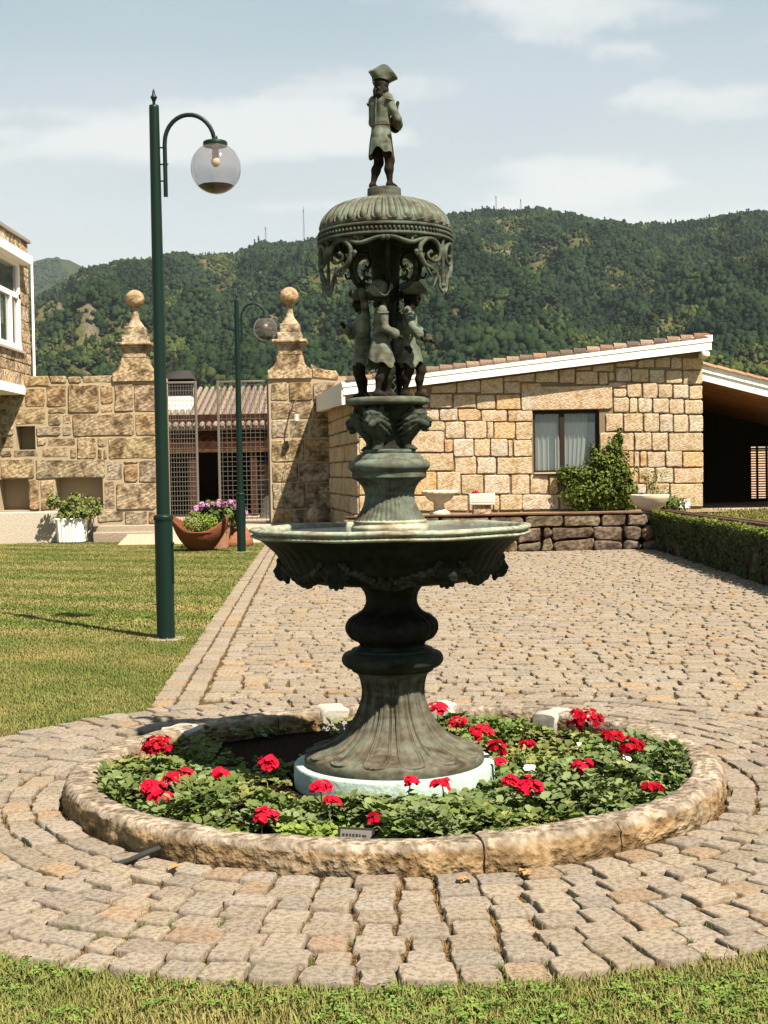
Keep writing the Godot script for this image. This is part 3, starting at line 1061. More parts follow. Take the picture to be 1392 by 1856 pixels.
func make_house() -> void:
	var h := thing("stone_house", "low yellow granite house with white gable board and tiled roof", "house", Vector3.ZERO)
	var g := Geo.new()
	# core of the wall, with the window opening left out
	var f := front(28.0)
	slab(g, [Vector2(-.5, .3), Vector2(3.10, .3), Vector2(3.10, gable(3.10)), Vector2(-.5, gable(-.5))], f, -.45, -.030, Color.WHITE)
	slab(g, [Vector2(4.47, .3), Vector2(6.57, .3), Vector2(6.57, gable(6.57)), Vector2(4.47, gable(4.47))], f, -.45, -.030, Color.WHITE)
	slab(g, [Vector2(3.10, .3), Vector2(4.47, .3), Vector2(4.47, 1.53), Vector2(3.10, 1.53)], f, -.45, -.030, Color.WHITE)
	slab(g, [Vector2(3.10, 2.80), Vector2(4.47, 2.80), Vector2(4.47, gable(4.47)), Vector2(3.10, gable(3.10))], f, -.45, -.030, Color.WHITE)
	# left side wall running back to the gate wall, rear wall and right wall
	slab(g, [Vector2(-.5, 28.45), Vector2(-1.32, 34.0), Vector2(-1.0, 34.0), Vector2(-.1, 28.45)], Transform3D(Basis(Vector3.RIGHT, Vector3.FORWARD, Vector3.UP), Vector3.ZERO), .3, 3.14, Color.WHITE)
	slab(g, [Vector2(-1.0, .3), Vector2(6.57, .3), Vector2(6.57, 3.5), Vector2(-1.0, 3.3)], front(36.0), -.3, 0.0, Color.WHITE)
	slab(g, [Vector2(6.2, 28.45), Vector2(6.57, 28.45), Vector2(6.57, 36.0), Vector2(6.2, 36.0)], Transform3D(Basis(Vector3.RIGHT, Vector3.FORWARD, Vector3.UP), Vector3.ZERO), .3, 3.85, Color.WHITE)
	part("wall", g, M.dark_joint, h)
	for r in HOUSE_STONES:
		var x0: float = maxf(r[0], -.55)
		var x1: float = minf(r[2], 6.6)
		if x1 - x0 < .06:
			continue
		var y0: float = r[1]
		var ya: float = minf(r[3], gable(x0) - .03)
		var yb: float = minf(r[3], gable(x1) - .03)
		if minf(ya, yb) - y0 < .05:
			continue
		var m := .004
		var poly := outline(Vector2(x0 + m, y0 + m), Vector2(x0 + m, ya - m), Vector2(x1 - m, yb - m), Vector2(x1 - m, y0 + m), .022, .010)
		var s := Geo.new()
		stone(s, poly, f, -.10, rr(-.010, .020), .013, stone_color("house"), rr(.002, .014))
		part("stone", s, M.house, h)
	# foundation course hidden behind the low wall, and stones of the left side wall
	var side := Vector3(-1.32 + .5, 0, -(34.0 - 28.0)).normalized()
	var xfs := Transform3D(Basis(-side, Vector3.UP, -side.cross(Vector3.UP)), v(-.52, 0, 28.0))
	var y := .32
	while y < 3.1:
		var hh := rr(.28, .42)
		var x := -6.0
		while x < -.02:
			var w := minf(rr(.25, .8), -x)
			var s := Geo.new()
			stone(s, rect_outline(x + .012, y + .008, x + w - .012, minf(y + hh, 3.16) - .008, .03, .01), xfs, -.06, rr(.0, .03), .022, stone_color("house"), .01)
			part("stone", s, M.house, h)
			x += w
		y += hh
	# window: dark frame, two sliding panes, curtains behind
	var w := boxp("window", v(3.78, 2.755, 28.13), Vector3(1.36, .05, .07), Color(.024, .020, .017), M.plain, h, .006)
	for q in [[3.785, 1.545, 1.36, .05], [3.125, 2.15, .045, 1.17], [4.44, 2.15, .05, 1.17]]:
		boxp("frame", v(q[0], q[1], 28.13), Vector3(q[2], q[3], .07), Color(.024, .020, .017), M.plain, w, .006)
	boxp("frame", v(3.70, 2.15, 28.10), Vector3(.10, 1.155, .05), Color(.024, .020, .017), M.plain, w, .006)
	boxp("sill", v(3.785, 1.505, 28.06), Vector3(1.36, .03, .24), Color(.35, .31, .26), M.plain, w, .006)
	for q in [[3.40, .50], [4.08, .64]]:
		boxp("pane", v(q[0], 2.15, 28.135), Vector3(q[1], 1.15, .008), Color.WHITE, M.pane, w, .001)
	for q in [[3.14, 3.72, .0], [3.72, 4.28, .12]]:
		var cg := Geo.new()
		var n := 40
		for j in 2:
			for i in n:
				var t := i / float(n - 1)
				var x: float = lerpf(q[0], q[1] - (q[2] if j == 0 else 0.0), t)
				cg.vert(v(x, 1.56 if j == 0 else 2.76, 28.30 + .022 * sin(t * 34.0 + j * .7) + .012 * sin(t * 71.0)), Color(.62, .68, .66))
		cg.strip(0, n, n, false)
		part("curtain", cg, M.curtain, w)
	# room behind the window
	var room := Geo.new()
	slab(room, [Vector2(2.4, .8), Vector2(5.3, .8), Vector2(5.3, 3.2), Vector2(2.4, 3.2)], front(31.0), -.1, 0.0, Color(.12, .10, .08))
	part("inner_wall", room, M.plain, h)
	# roof: slab, white boards, a row of clay tiles along the verge, tiles behind it
	var roof := Geo.new()
	# its left edge follows the slanting side wall
	var rc := []
	for q in [[-.76, 27.75], [-1.58, 34.02], [-1.58, 37.0], [6.68, 37.0], [6.68, 27.75]]:
		rc.append(v(q[0], gable(q[0]) + .20, q[1]))
	roof.face(rc, Color(.5, .35, .25))
	var rd := []
	for p in rc:
		rd.append(p - Vector3(0, .19, 0))
	var rv := rd.duplicate()
	rv.reverse()
	roof.face(rv, Color(.72, .70, .66))
	for i in 5:
		roof.face([rc[i], rd[i], rd[(i + 1) % 5], rc[(i + 1) % 5]], Color(.72, .70, .66))
	var ro := part("roof", roof, M.plaster, h)
	var fb := Geo.new()
	slab(fb, [Vector2(-.78, gable(-.78) - .01), Vector2(6.72, gable(6.72) - .01), Vector2(6.72, gable(6.72) + .16), Vector2(-.78, gable(-.78) + .15)], front(27.745), 0.0, .035, Color(.84, .84, .82))
	part("verge_board", fb, M.plaster, ro)
	fb = Geo.new()
	slab(fb, [Vector2(-.80, gable(-.8) + .145), Vector2(6.74, gable(6.74) + .155), Vector2(6.74, gable(6.74) + .29), Vector2(-.80, gable(-.8) + .245)], front(27.745), 0.0, .05, Color(.84, .84, .82))
	part("verge_board", fb, M.plaster, ro)
	fb = Geo.new()
	var eave := Vector3(-1.60 + .78, 0, -(34.0 - 27.75)).normalized()
	slab(fb, [Vector2(0, 2.98), Vector2(-6.3, 3.12), Vector2(-6.3, 3.50), Vector2(0, 3.44)], Transform3D(Basis(-eave, Vector3.UP, -eave.cross(Vector3.UP)), v(-.79, 0, 27.73)), -.04, .03, Color(.66, .65, .64))
	part("eave_board", fb, M.plaster, ro)
	boxp("rafter_end", v(6.60, gable(6.6) - .09, 27.86), Vector3(.17, .13, .35), Color(.62, .55, .44), M.plaster, ro, .03)
	var n := 27
	for i in n:
		var tx := -.72 + 7.36 * i / n
		var t := Geo.new()
		verge_tile(t, tx, gable(tx) + .265 - .01 * (1.0 - i / float(n)) + .045, 27.77, 7.36 / n * 1.16, tone([Color(.22, .145, .105), Color(.23, .18, .145), Color(.14, .115, .10), Color(.25, .19, .155)][rng.randi() % 4], .25))
		part("roof_tile", t, M.tile, ro)
	var tr := Geo.new()
	for k in range(1, 34):
		var p := []
		for i in 2:
			var tx := -.75 + 7.4 * i
			p.append(v(tx, gable(tx) + .22, 27.72 + k * .24))
		tube(tr, p, .085, .085, 8, tone(Color(.24, .16, .12), .2))
	part("tile_course", tr, M.tile, ro)

# a half-round clay tile running down the verge; its lower lip lies on the next one
func verge_tile(g: Geo, x: float, y: float, d: float, l: float, col: Color) -> void:
	var f := g.v.size()
	for j in 2:
		for i in 9:
			var a := PI * i / 8.0
			var r := .125 if j == 0 else .105
			g.vert(v(x + l * j, y + sin(a) * r * .8 - .03 + j * (l * .1045 - .028), d + .03 - cos(a) * r), col)
	for j in 2:
		for i in 9:
			var p := g.v[f + j * 9 + i]
			g.vert(p - Vector3(0, .018, 0), col)
	for i in 8:
		g.quad(f + i, f + i + 1, f + 9 + i + 1, f + 9 + i)
		g.quad(f + 18 + i + 1, f + 18 + i, f + 27 + i, f + 27 + i + 1)
		g.quad(f + i + 1, f + i, f + 18 + i, f + 18 + i + 1)

func make_porch() -> void:
	var h := thing("open_porch", "dark open porch with sloping tiled roof and brown board ceiling", "porch", Vector3.ZERO)
	var g := Geo.new()
	var top := func(x: float) -> float: return 3.67 - (x - 6.8) * .27
	var F := front(28.3)
	slab(g, [Vector2(6.66, top.call(6.66) - .02), Vector2(11.5, top.call(11.5) - .02), Vector2(11.5, top.call(11.5) - .16), Vector2(6.66, top.call(6.66) - .16)], F, -9.5, -.05, Color(.6, .58, .54))
	var ro := part("roof", g, M.plaster, h)
	g = Geo.new()
	slab(g, [Vector2(6.64, top.call(6.64)), Vector2(11.5, top.call(11.5)), Vector2(11.5, top.call(11.5) - .15), Vector2(6.64, top.call(6.64) - .15)], F, -.045, .04, Color(.84, .84, .82))
	part("verge_board", g, M.plaster, ro)
	g = Geo.new()
	slab(g, [Vector2(6.62, top.call(6.62) - .14), Vector2(11.5, top.call(11.5) - .14), Vector2(11.5, top.call(11.5) - .33), Vector2(6.62, top.call(6.62) - .33)], F, -.045, .01, Color(.84, .84, .82))
	part("verge_board", g, M.plaster, ro)
	for i in 16:
		var tx := 6.66 + i * .3
		var t := Geo.new()
		var f := t.v.size()
		var col := tone(Color(.38, .24, .16), .2)
		for j in 2:
			for k in 7:
				var a := PI * k / 6.0
				t.vert(v(tx + .32 * j, top.call(tx + .32 * j) + sin(a) * .065 - .01 + (.0 if j else .012), 28.3 - cos(a) * .09), col)
		for k in 6:
			t.quad(f + k, f + k + 1, f + 8 + k, f + 7 + k)
		part("roof_tile", t, M.tile, ro)
	# board ceiling
	for i in 14:
		var d := 28.45 + i * .42
		g = Geo.new()
		slab(g, [Vector2(6.66, top.call(6.66) - .33), Vector2(11.4, top.call(11.4) - .33), Vector2(11.4, top.call(11.4) - .30), Vector2(6.66, top.call(6.66) - .30)], front(d), -.41, -.004, tone(Color(.42, .20, .075), .15))
		part("ceiling_board", g, M.wood, h)
	# floor, dark back wall with an opening, side wall, slatted screen
	boxp("floor", v(9.1, .62, 31.2), Vector3(5.0, .12, 6.2), Color(.55, .50, .43), M.kerb, h, .02)
	g = Geo.new()
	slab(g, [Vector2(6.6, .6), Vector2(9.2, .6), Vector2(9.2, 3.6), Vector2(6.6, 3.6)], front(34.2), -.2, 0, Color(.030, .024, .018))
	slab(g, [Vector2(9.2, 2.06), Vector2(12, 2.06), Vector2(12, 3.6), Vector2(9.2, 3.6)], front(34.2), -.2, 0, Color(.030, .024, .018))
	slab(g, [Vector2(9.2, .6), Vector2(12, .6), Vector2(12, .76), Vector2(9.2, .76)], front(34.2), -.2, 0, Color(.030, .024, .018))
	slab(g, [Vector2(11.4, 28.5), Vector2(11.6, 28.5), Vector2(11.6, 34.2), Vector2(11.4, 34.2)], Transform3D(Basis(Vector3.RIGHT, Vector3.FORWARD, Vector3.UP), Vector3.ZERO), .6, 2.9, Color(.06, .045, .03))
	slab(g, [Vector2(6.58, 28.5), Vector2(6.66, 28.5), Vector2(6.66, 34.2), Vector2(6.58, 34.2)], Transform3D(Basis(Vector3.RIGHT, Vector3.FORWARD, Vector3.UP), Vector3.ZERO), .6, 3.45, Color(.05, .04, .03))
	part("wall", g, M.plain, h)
	var sc := boxp("slatted_screen", v(9.24, 1.41, 34.25), Vector3(.05, 1.32, .05), Color(.05, .04, .03), M.wood, h, .005)
	for x in [9.42, 9.66, 9.9]:
		boxp("post", v(x, 1.41, 34.25), Vector3(.05, 1.32, .05), Color(.05, .04, .03), M.wood, sc, .005)
	for i in 20:
		boxp("slat", v(9.62, .80 + i * .064, 34.28), Vector3(.85, .030, .02), Color(.05, .04, .03), M.wood, sc, .003)
	boxp("door_handle", v(6.72, 1.55, 28.62), Vector3(.02, .30, .02), Color(.6, .58, .5), M.steel, h, .004)
	var wb := thing("garden_wall", "sunlit pinkish wall seen through the slatted porch screen", "wall", v(12.5, .0, 44))
	boxp("render", Vector3(0, 1.2, 0), Vector3(8, 1.9, .3), Color(.50, .36, .27), M.plaster, wb)
	boxp("coping", Vector3(0, 2.19, 0), Vector3(8.1, .08, .4), Color(.5, .46, .4), M.plaster, wb)

func pillar(called: String, label: String, cx: float, w: float) -> void:
	var t := thing(called, label, "gate pillar", v(cx, 0, 34.0), 0, "gate pillars with stone balls")
	# block with curved shoulders
	var s := [Vector2(-.5, .0), Vector2(-.5, .18), Vector2(-.44, .21), Vector2(-.36, .28), Vector2(-.30, .38), Vector2(-.285, .50), Vector2(.285, .50), Vector2(.30, .38), Vector2(.36, .28), Vector2(.44, .21), Vector2(.5, .18), Vector2(.5, 0)]
	var pts := []
	for p in s:
		pts.append(Vector2(p.x * w, p.y * 1.15 + 3.97))
	var g := Geo.new()
	slab(g, pts, Transform3D(), -.62, .06, Color(.370, .302, .202))
	part("shoulder_block", g, M.wall, t)
	boxp("neck", Vector3(0, 4.68, -.28), Vector3(.60, .26, .62), Color(.361, .302, .210), M.wall, t, .02)
	g = Geo.new()
	for q in [[4.79, .66, .05], [4.84, .74, .06], [4.90, .86, .07]]:
		box(g, Vector3(0, q[0], -.28), Vector3(q[1], q[2], q[1]), Color(.386, .323, .227), .012)
	part("cornice", g, M.wall, t)
	boxp("plinth", Vector3(0, 5.03, -.28), Vector3(.60, .19, .60), Color(.403, .361, .286), M.wall, t, .015)
	boxp("plinth", Vector3(0, 5.235, -.28), Vector3(.49, .215, .49), Color(.395, .344, .252), M.wall, t, .015)
	g = Geo.new()
	var four := func(a: float, _j: int, p: Vector2) -> Vector2: return Vector2(p.x * (1.0 + .12 * absf(cos(2.0 * a))), p.y)
	lathe(g, spline([Vector2(.20, 5.345), Vector2(.17, 5.40), Vector2(.10, 5.52), Vector2(.075, 5.65), Vector2(.068, 5.83)], 4), 20, Color(.403, .353, .260), Vector3(0, 0, -.28), four)
	part("stem", g, M.wall, t)
	g = Geo.new()
	ball(g, Vector3(0, 6.04, -.28), Vector3(.235, .228, .235), Color(.370, .290, .189), 22, 14, .12)
	part("stone_ball", g, M.wall, t)

func make_gate_wall() -> void:
	var t := thing("old_stone_wall", "weathered tan block wall with square niches left of the gate", "wall", Vector3.ZERO)
	var g := Geo.new()
	var F := front(34.0)
	# core with three niches
	var rects := [[-14.0, .0, -9.62, 4.1], [-9.62, 0, -5.42, .80], [-9.62, 1.58, -8.21, 2.31], [-8.87, .80, -8.21, 1.58], [-7.02, .80, -5.42, 1.58], [-8.21, 1.58, -5.42, 2.31], [-9.62, 2.31, -9.16, 2.90], [-8.68, 2.31, -5.42, 2.90], [-9.62, 2.90, -5.42, 4.05]]
	for r in rects:
		slab(g, [Vector2(r[0], r[1]), Vector2(r[2], r[1]), Vector2(r[2], r[3]), Vector2(r[0], r[3])], F, -.55, -.008, Color.WHITE)
	slab(g, [Vector2(-9.7, .75), Vector2(-7.0, .75), Vector2(-7.0, 3.0), Vector2(-9.7, 3.0)], F, -.75, -.56, Color.WHITE)
	part("wall_core", g, M.mortar, t)
	for r in GATE_STONES_A:
		var s := Geo.new()
		stone(s, rect_outline(r[0] + .012, r[1] + .012, r[2] - .012, r[3] - .012, .03, .012), F, -.06, rr(-.004, .03), .018, stone_color("wall"), rr(.0, .012))
		part("stone", s, M.wall, t)
	var t2 := thing("old_stone_wall", "dark weathered block wall between gate and house, with bell", "wall", Vector3.ZERO)
	g = Geo.new()
	slab(g, [Vector2(-2.83, .1), Vector2(.5, .1), Vector2(.5, 4.0), Vector2(-1.1, 4.0), Vector2(-2.83, 3.96)], F, -.6, -.008, Color.WHITE)
	part("wall_core", g, M.mortar, t2)
	for r in GATE_STONES_B:
		var s := Geo.new()
		stone(s, rect_outline(r[0] + .008, r[1] + .008, r[2] - .008, r[3] - .008, .03, .012), F, -.06, rr(-.004, .03), .018, stone_color("wall"), rr(.0, .012))
		part("stone", s, M.wall, t2)
	g = Geo.new()
	stone(g, PackedVector2Array([Vector2(-1.74, 3.98), Vector2(-1.76, 4.32), Vector2(-1.6, 4.22), Vector2(-1.35, 4.16), Vector2(-1.14, 4.14), Vector2(-1.08, 4.04), Vector2(-1.08, 3.92)]), F, -.5, .02, .03, Color(.42, .34, .22))
	part("scroll_stone", g, M.wall, t2)
	pillar("gate_pillar", "stone ball pillar of the gate nearest the green foreground lamp", -6.16, 1.08)
	pillar("gate_pillar", "stone ball pillar of the gate beside the hanging bell", -2.28, 1.10)
	# the bell
	var b := thing("wall_bell", "small pale metal bell hanging on a bracket from the old wall", "bell", v(-2.12, 3.0, 33.6))
	g = Geo.new()
	lathe(g, spline([Vector2(.085, -.10), Vector2(.075, -.06), Vector2(.066, .0), Vector2(.06, .04), Vector2(.02, .06)], 4), 18, Color(.55, .52, .47))
	part("bell_body", g, M.steel, b)
	g = Geo.new()
	tube(g, [Vector3(0, .05, 0), Vector3(0, .14, 0), Vector3(-.02, .32, -.02), Vector3(.0, .56, -.30)], .016, .012, 8, Color(.10, .08, .06))
	tube(g, [Vector3(-.18, .18, -.38), Vector3(-.02, .12, 0)], .014, .012, 8, Color(.10, .08, .06))
	part("bracket", g, M.plain, b)
	g = Geo.new()
	tube(g, spline3([Vector3(0, -.1, 0), Vector3(-.20, -.9, -.22), Vector3(-.36, -1.6, -.30), Vector3(-.37, -2.6, -.32)], 6), .006, .006, 5, Color(.09, .07, .05))
	part("pull_rope", g, M.plain, b)
	var bo := thing("boulder", "round grey boulder in the shade by the house corner", "boulder", v(-1.62, .34, 33.2))
	g = Geo.new()
	ball(g, Vector3(0, .22, 0), Vector3(.25, .23, .22), Color(.36, .31, .26), 20, 12, .2)
	part("rock", g, M.wall, bo)

func gate_leaf(label: String, hinge: Vector3, w: float, turn: float, bars: bool) -> void:
	var t := thing("gate_leaf", label, "gate", hinge, turn, "leaves of the mesh gate")
	var col := Color(.19, .18, .16)
	var g := Geo.new()
	box(g, Vector3(.025, 1.80, 0), Vector3(.05, 3.6, .05), col, .008)
	part("stile", g, M.steel, t)
	g = Geo.new()
	box(g, Vector3(w - .03, 1.80, 0), Vector3(.06, 3.6, .06), col, .008)
	part("stile", g, M.steel, t)
	for y in [.04, 3.57]:
		boxp("rail", Vector3(w * .5, y, 0), Vector3(w - .1, .05, .045), col, M.steel, t, .006)
	var nx := int(w / (.065 if bars else .115))
	for i in range(1, nx):
		g = Geo.new()
		tube(g, [Vector3(w * i / nx, .06, 0), Vector3(w * i / nx, 3.55, 0)], .0055, .0055, 5, col)
		part("bar", g, M.steel, t)
	for i in range(1, 30):
		g = Geo.new()
		tube(g, [Vector3(.05, 3.6 * i / 30, .012), Vector3(w - .06, 3.6 * i / 30, .012)], .0048, .0048, 5, col)
		part("bar", g, M.steel, t)

func make_gate() -> void:
	gate_leaf("close-barred gate leaf left of the open gap, seen past the foreground lamp post", v(-5.60, .36, 34.2), .95, 0.08, true)
	gate_leaf("square mesh gate leaf right of the open gap, behind the far lamp post", v(-2.84, .36, 34.2), 1.32, PI - .06, false)
	# shed across the yard
	var s := thing("tiled_shed", "long brown shed with clay tile roof across the yard behind the gate", "shed", v(-4.5, .34, 41.0))
	var g := Geo.new()
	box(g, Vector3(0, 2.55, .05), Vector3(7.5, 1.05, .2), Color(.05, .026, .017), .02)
	part("fascia_wall", g, M.wood, s)
	boxp("beam", Vector3(0, 1.98, .16), Vector3(7.5, .10, .12), Color(.09, .055, .03), M.wood, s)
	for x in [-2.9, -1.25, .6, 2.3]:
		boxp("post", Vector3(x, 1.0, 0), Vector3(.22, 2.0, .22), Color(.06, .038, .024), M.wood, s, .02)
	g = Geo.new()
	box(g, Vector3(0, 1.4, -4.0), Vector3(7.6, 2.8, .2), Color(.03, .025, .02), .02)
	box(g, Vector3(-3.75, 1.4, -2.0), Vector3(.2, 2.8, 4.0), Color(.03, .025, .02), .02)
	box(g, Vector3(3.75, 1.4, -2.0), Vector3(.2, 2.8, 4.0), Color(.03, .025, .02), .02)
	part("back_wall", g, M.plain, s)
	g = Geo.new()
	var rb := Basis(Vector3.RIGHT, .30)
	box(g, Vector3(0, 3.30, -1.9), Vector3(7.9, .10, 4.6), Color(.2, .17, .145), .02, rb)
	var ro := part("roof", g, M.tile, s)
	for i in 40:
		var x := -3.9 + i * .2
		g = Geo.new()
		var col := tone(Color(.215, .188, .165), .18)
		for j in 9:
			var z := .38 - j * .5
			var a := Vector3(x, 2.70 + (.42 - z) * .31, z)
			tube(g, [a, a + Vector3(0, .5 * .31 + .02, -.52)], .085, .070, 8, col)
		part("tile_row", g, M.tile, ro)
	var ch := thing("chimney", "black metal hood above a white block behind the gate", "chimney", v(-6.3, 3.2, 42.6))
	boxp("stack", Vector3(0, .40, 0), Vector3(.72, .90, .6), Color(.75, .74, .72), M.plaster, ch)
	boxp("hood", Vector3(0, 1.12, 0), Vector3(.72, .50, .62), Color(.02, .02, .02), M.plain, ch, .03)
	g = Geo.new()
	lathe(g, [Vector2(.62, 1.37), Vector2(.66, 1.40), Vector2(.45, 1.62), Vector2(.44, 1.66)], 4, Color(.035, .035, .035), Vector3.ZERO, func(a: float, _j: int, p: Vector2) -> Vector2: return p)
	var cap := part("cap", g, M.plain, ch)
	cap.rotation.y = PI / 4
	# pedestal and things glimpsed in the yard
	var p := thing("stone_table", "dark pedestal table silhouetted beyond the mesh gate", "table", v(-3.35, .34, 38.5))
	g = Geo.new()
	lathe(g, spline([Vector2(.24, 0), Vector2(.16, .12), Vector2(.13, .6), Vector2(.2, .9), Vector2(.42, 1.05), Vector2(.44, 1.10)], 3), 16, Color(.06, .06, .055))
	part("pedestal", g, M.plain, p)
	var q := thing("yard_wall", "low sunlit wall beyond the mesh gate", "wall", v(-2.5, .34, 44.0))
	boxp("masonry", Vector3(0, .8, 0), Vector3(3.0, 1.6, .3), Color(.5, .40, .26), M.wall, q)

func make_left_building() -> void:
	var t := thing("stone_building", "overhanging upper storey of stone building with white framed window", "building", Vector3.ZERO)
	# its right face looks across the court: x here is depth, z points right
	var xf := Transform3D(Basis(Vector3.FORWARD, Vector3.UP, Vector3.RIGHT), Vector3(-9.0, 0, 0))
	var g := Geo.new()
	slab(g, [Vector2(20, 3.9), Vector2(35.0, 3.9), Vector2(35.0, 4.78), Vector2(20, 4.78)], xf, -5.0, -.05, Color(.45, .38, .28))
	slab(g, [Vector2(20, 6.95), Vector2(35.0, 6.95), Vector2(35.0, 7.6), Vector2(20, 7.6)], xf, -5.0, -.05, Color(.45, .38, .28))
	slab(g, [Vector2(34.02, 4.78), Vector2(35.0, 4.78), Vector2(35.0, 6.95), Vector2(34.02, 6.95)], xf, -5.0, -.05, Color(.45, .38, .28))
	slab(g, [Vector2(20, 4.78), Vector2(34.02, 4.78), Vector2(34.02, 6.95), Vector2(20, 6.95)], xf, -5.0, -1.2, Color(.20, .18, .15))
	part("wall", g, M.mortar, t)
	var rows := [[3.92, 4.22], [4.23, 4.48], [4.49, 4.76], [6.98, 7.28], [7.29, 7.58]]
	for r in rows:
		var x := 27.0
		while x < 34.98:
			var l := minf(rr(.3, .75), 35.0 - x)
			var s := Geo.new()
			stone(s, rect_outline(x + .006, r[0] + .004, x + l - .006, r[1] - .004, .02, .006), xf, -.08, rr(-.015, .02), .012, tone(Color(.420, .344, .252), .14), .004)
			part("stone", s, M.wall, t)
			x += l
	var y := 4.77
	while y < 6.9:
		var hh := minf(rr(.22, .5), 6.94 - y)
		for q in [[34.06, 34.06 + rr(.35, .6)], [0, 34.98]]:
			var a: float = q[0] if q[0] > 0.0 else 34.58
			var b: float = 34.56 if q[0] > 0.0 else 34.98
			var s := Geo.new()
			stone(s, rect_outline(a + .006, y + .005, b - .006, y + hh - .005, .02, .006), xf, -.08, rr(-.015, .02), .012, tone(Color(.420, .344, .252), .14), .004)
			part("stone", s, M.wall, t)
		y += hh
	g = Geo.new()
	slab(g, [Vector2(20, 7.6), Vector2(35.06, 7.6), Vector2(35.06, 7.68), Vector2(20, 7.68)], xf, -5.0, .06, Color(.22, .20, .18))
	part("roof_edge", g, M.plain, t)
	g = Geo.new()
	slab(g, [Vector2(20, 3.68), Vector2(34.40, 3.68), Vector2(34.40, 3.895), Vector2(20, 3.895)], xf, -5.0, .10, Color(.84, .84, .82))
	part("floor_slab", g, M.plaster, t)
	g = Geo.new()
	slab(g, [Vector2(20, 6.93), Vector2(34.3, 6.93), Vector2(34.3, 7.15), Vector2(20, 7.15)], xf, -.1, .30, Color(.80, .79, .76))
	part("shutter_box", g, M.plaster, t)
	# window
	var W := Color(.80, .80, .78)
	g = Geo.new()
	slab(g, [Vector2(29, 4.78), Vector2(34.02, 4.78), Vector2(34.02, 4.90), Vector2(29, 4.90)], xf, -.08, .05, W)
	var w := part("window", g, M.plain, t)
	for q in [[29, 34.02, 6.05, 6.17], [29, 34.02, 6.85, 6.93], [33.86, 34.02, 4.90, 6.85], [33.14, 33.26, 4.90, 6.05], [32.1, 32.2, 4.9, 6.05]]:
		g = Geo.new()
		slab(g, [Vector2(q[0], q[2]), Vector2(q[1], q[2]), Vector2(q[1], q[3]), Vector2(q[0], q[3])], xf, -.09, .03, W)
		part("frame", g, M.plain, w)
	for q in [[33.26, 33.86, 4.9, 6.05], [32.2, 33.14, 4.9, 6.05], [29, 33.86, 6.17, 6.85]]:
		g = Geo.new()
		slab(g, [Vector2(q[0], q[2]), Vector2(q[1], q[2]), Vector2(q[1], q[3]), Vector2(q[0], q[3])], xf, -.04, -.03, Color.WHITE)
		part("pane", g, M.pane, w)
	for q in [[32.25, 33.1], [33.3, 33.82]]:
		g = Geo.new()
		slab(g, [Vector2(q[0], 5.35), Vector2(q[1], 5.35), Vector2(q[1], 6.05), Vector2(q[0], 6.05)], xf, -.16, -.15, Color(.6, .6, .56))
		part("blind", g, M.curtain, w)
	g = Geo.new()
	slab(g, [Vector2(29, 4.72), Vector2(34.3, 4.72), Vector2(34.3, 4.775), Vector2(29, 4.775)], xf, -.05, .07, Color(.34, .30, .25))
	part("sill", g, M.plain, w)
	g = Geo.new()
	tube(g, [v(-8.93, 4.0, 35.05), v(-8.93, 7.22, 35.05)], .035, .035, 10, Color(.75, .75, .73))
	part("downpipe", g, M.plain, t)

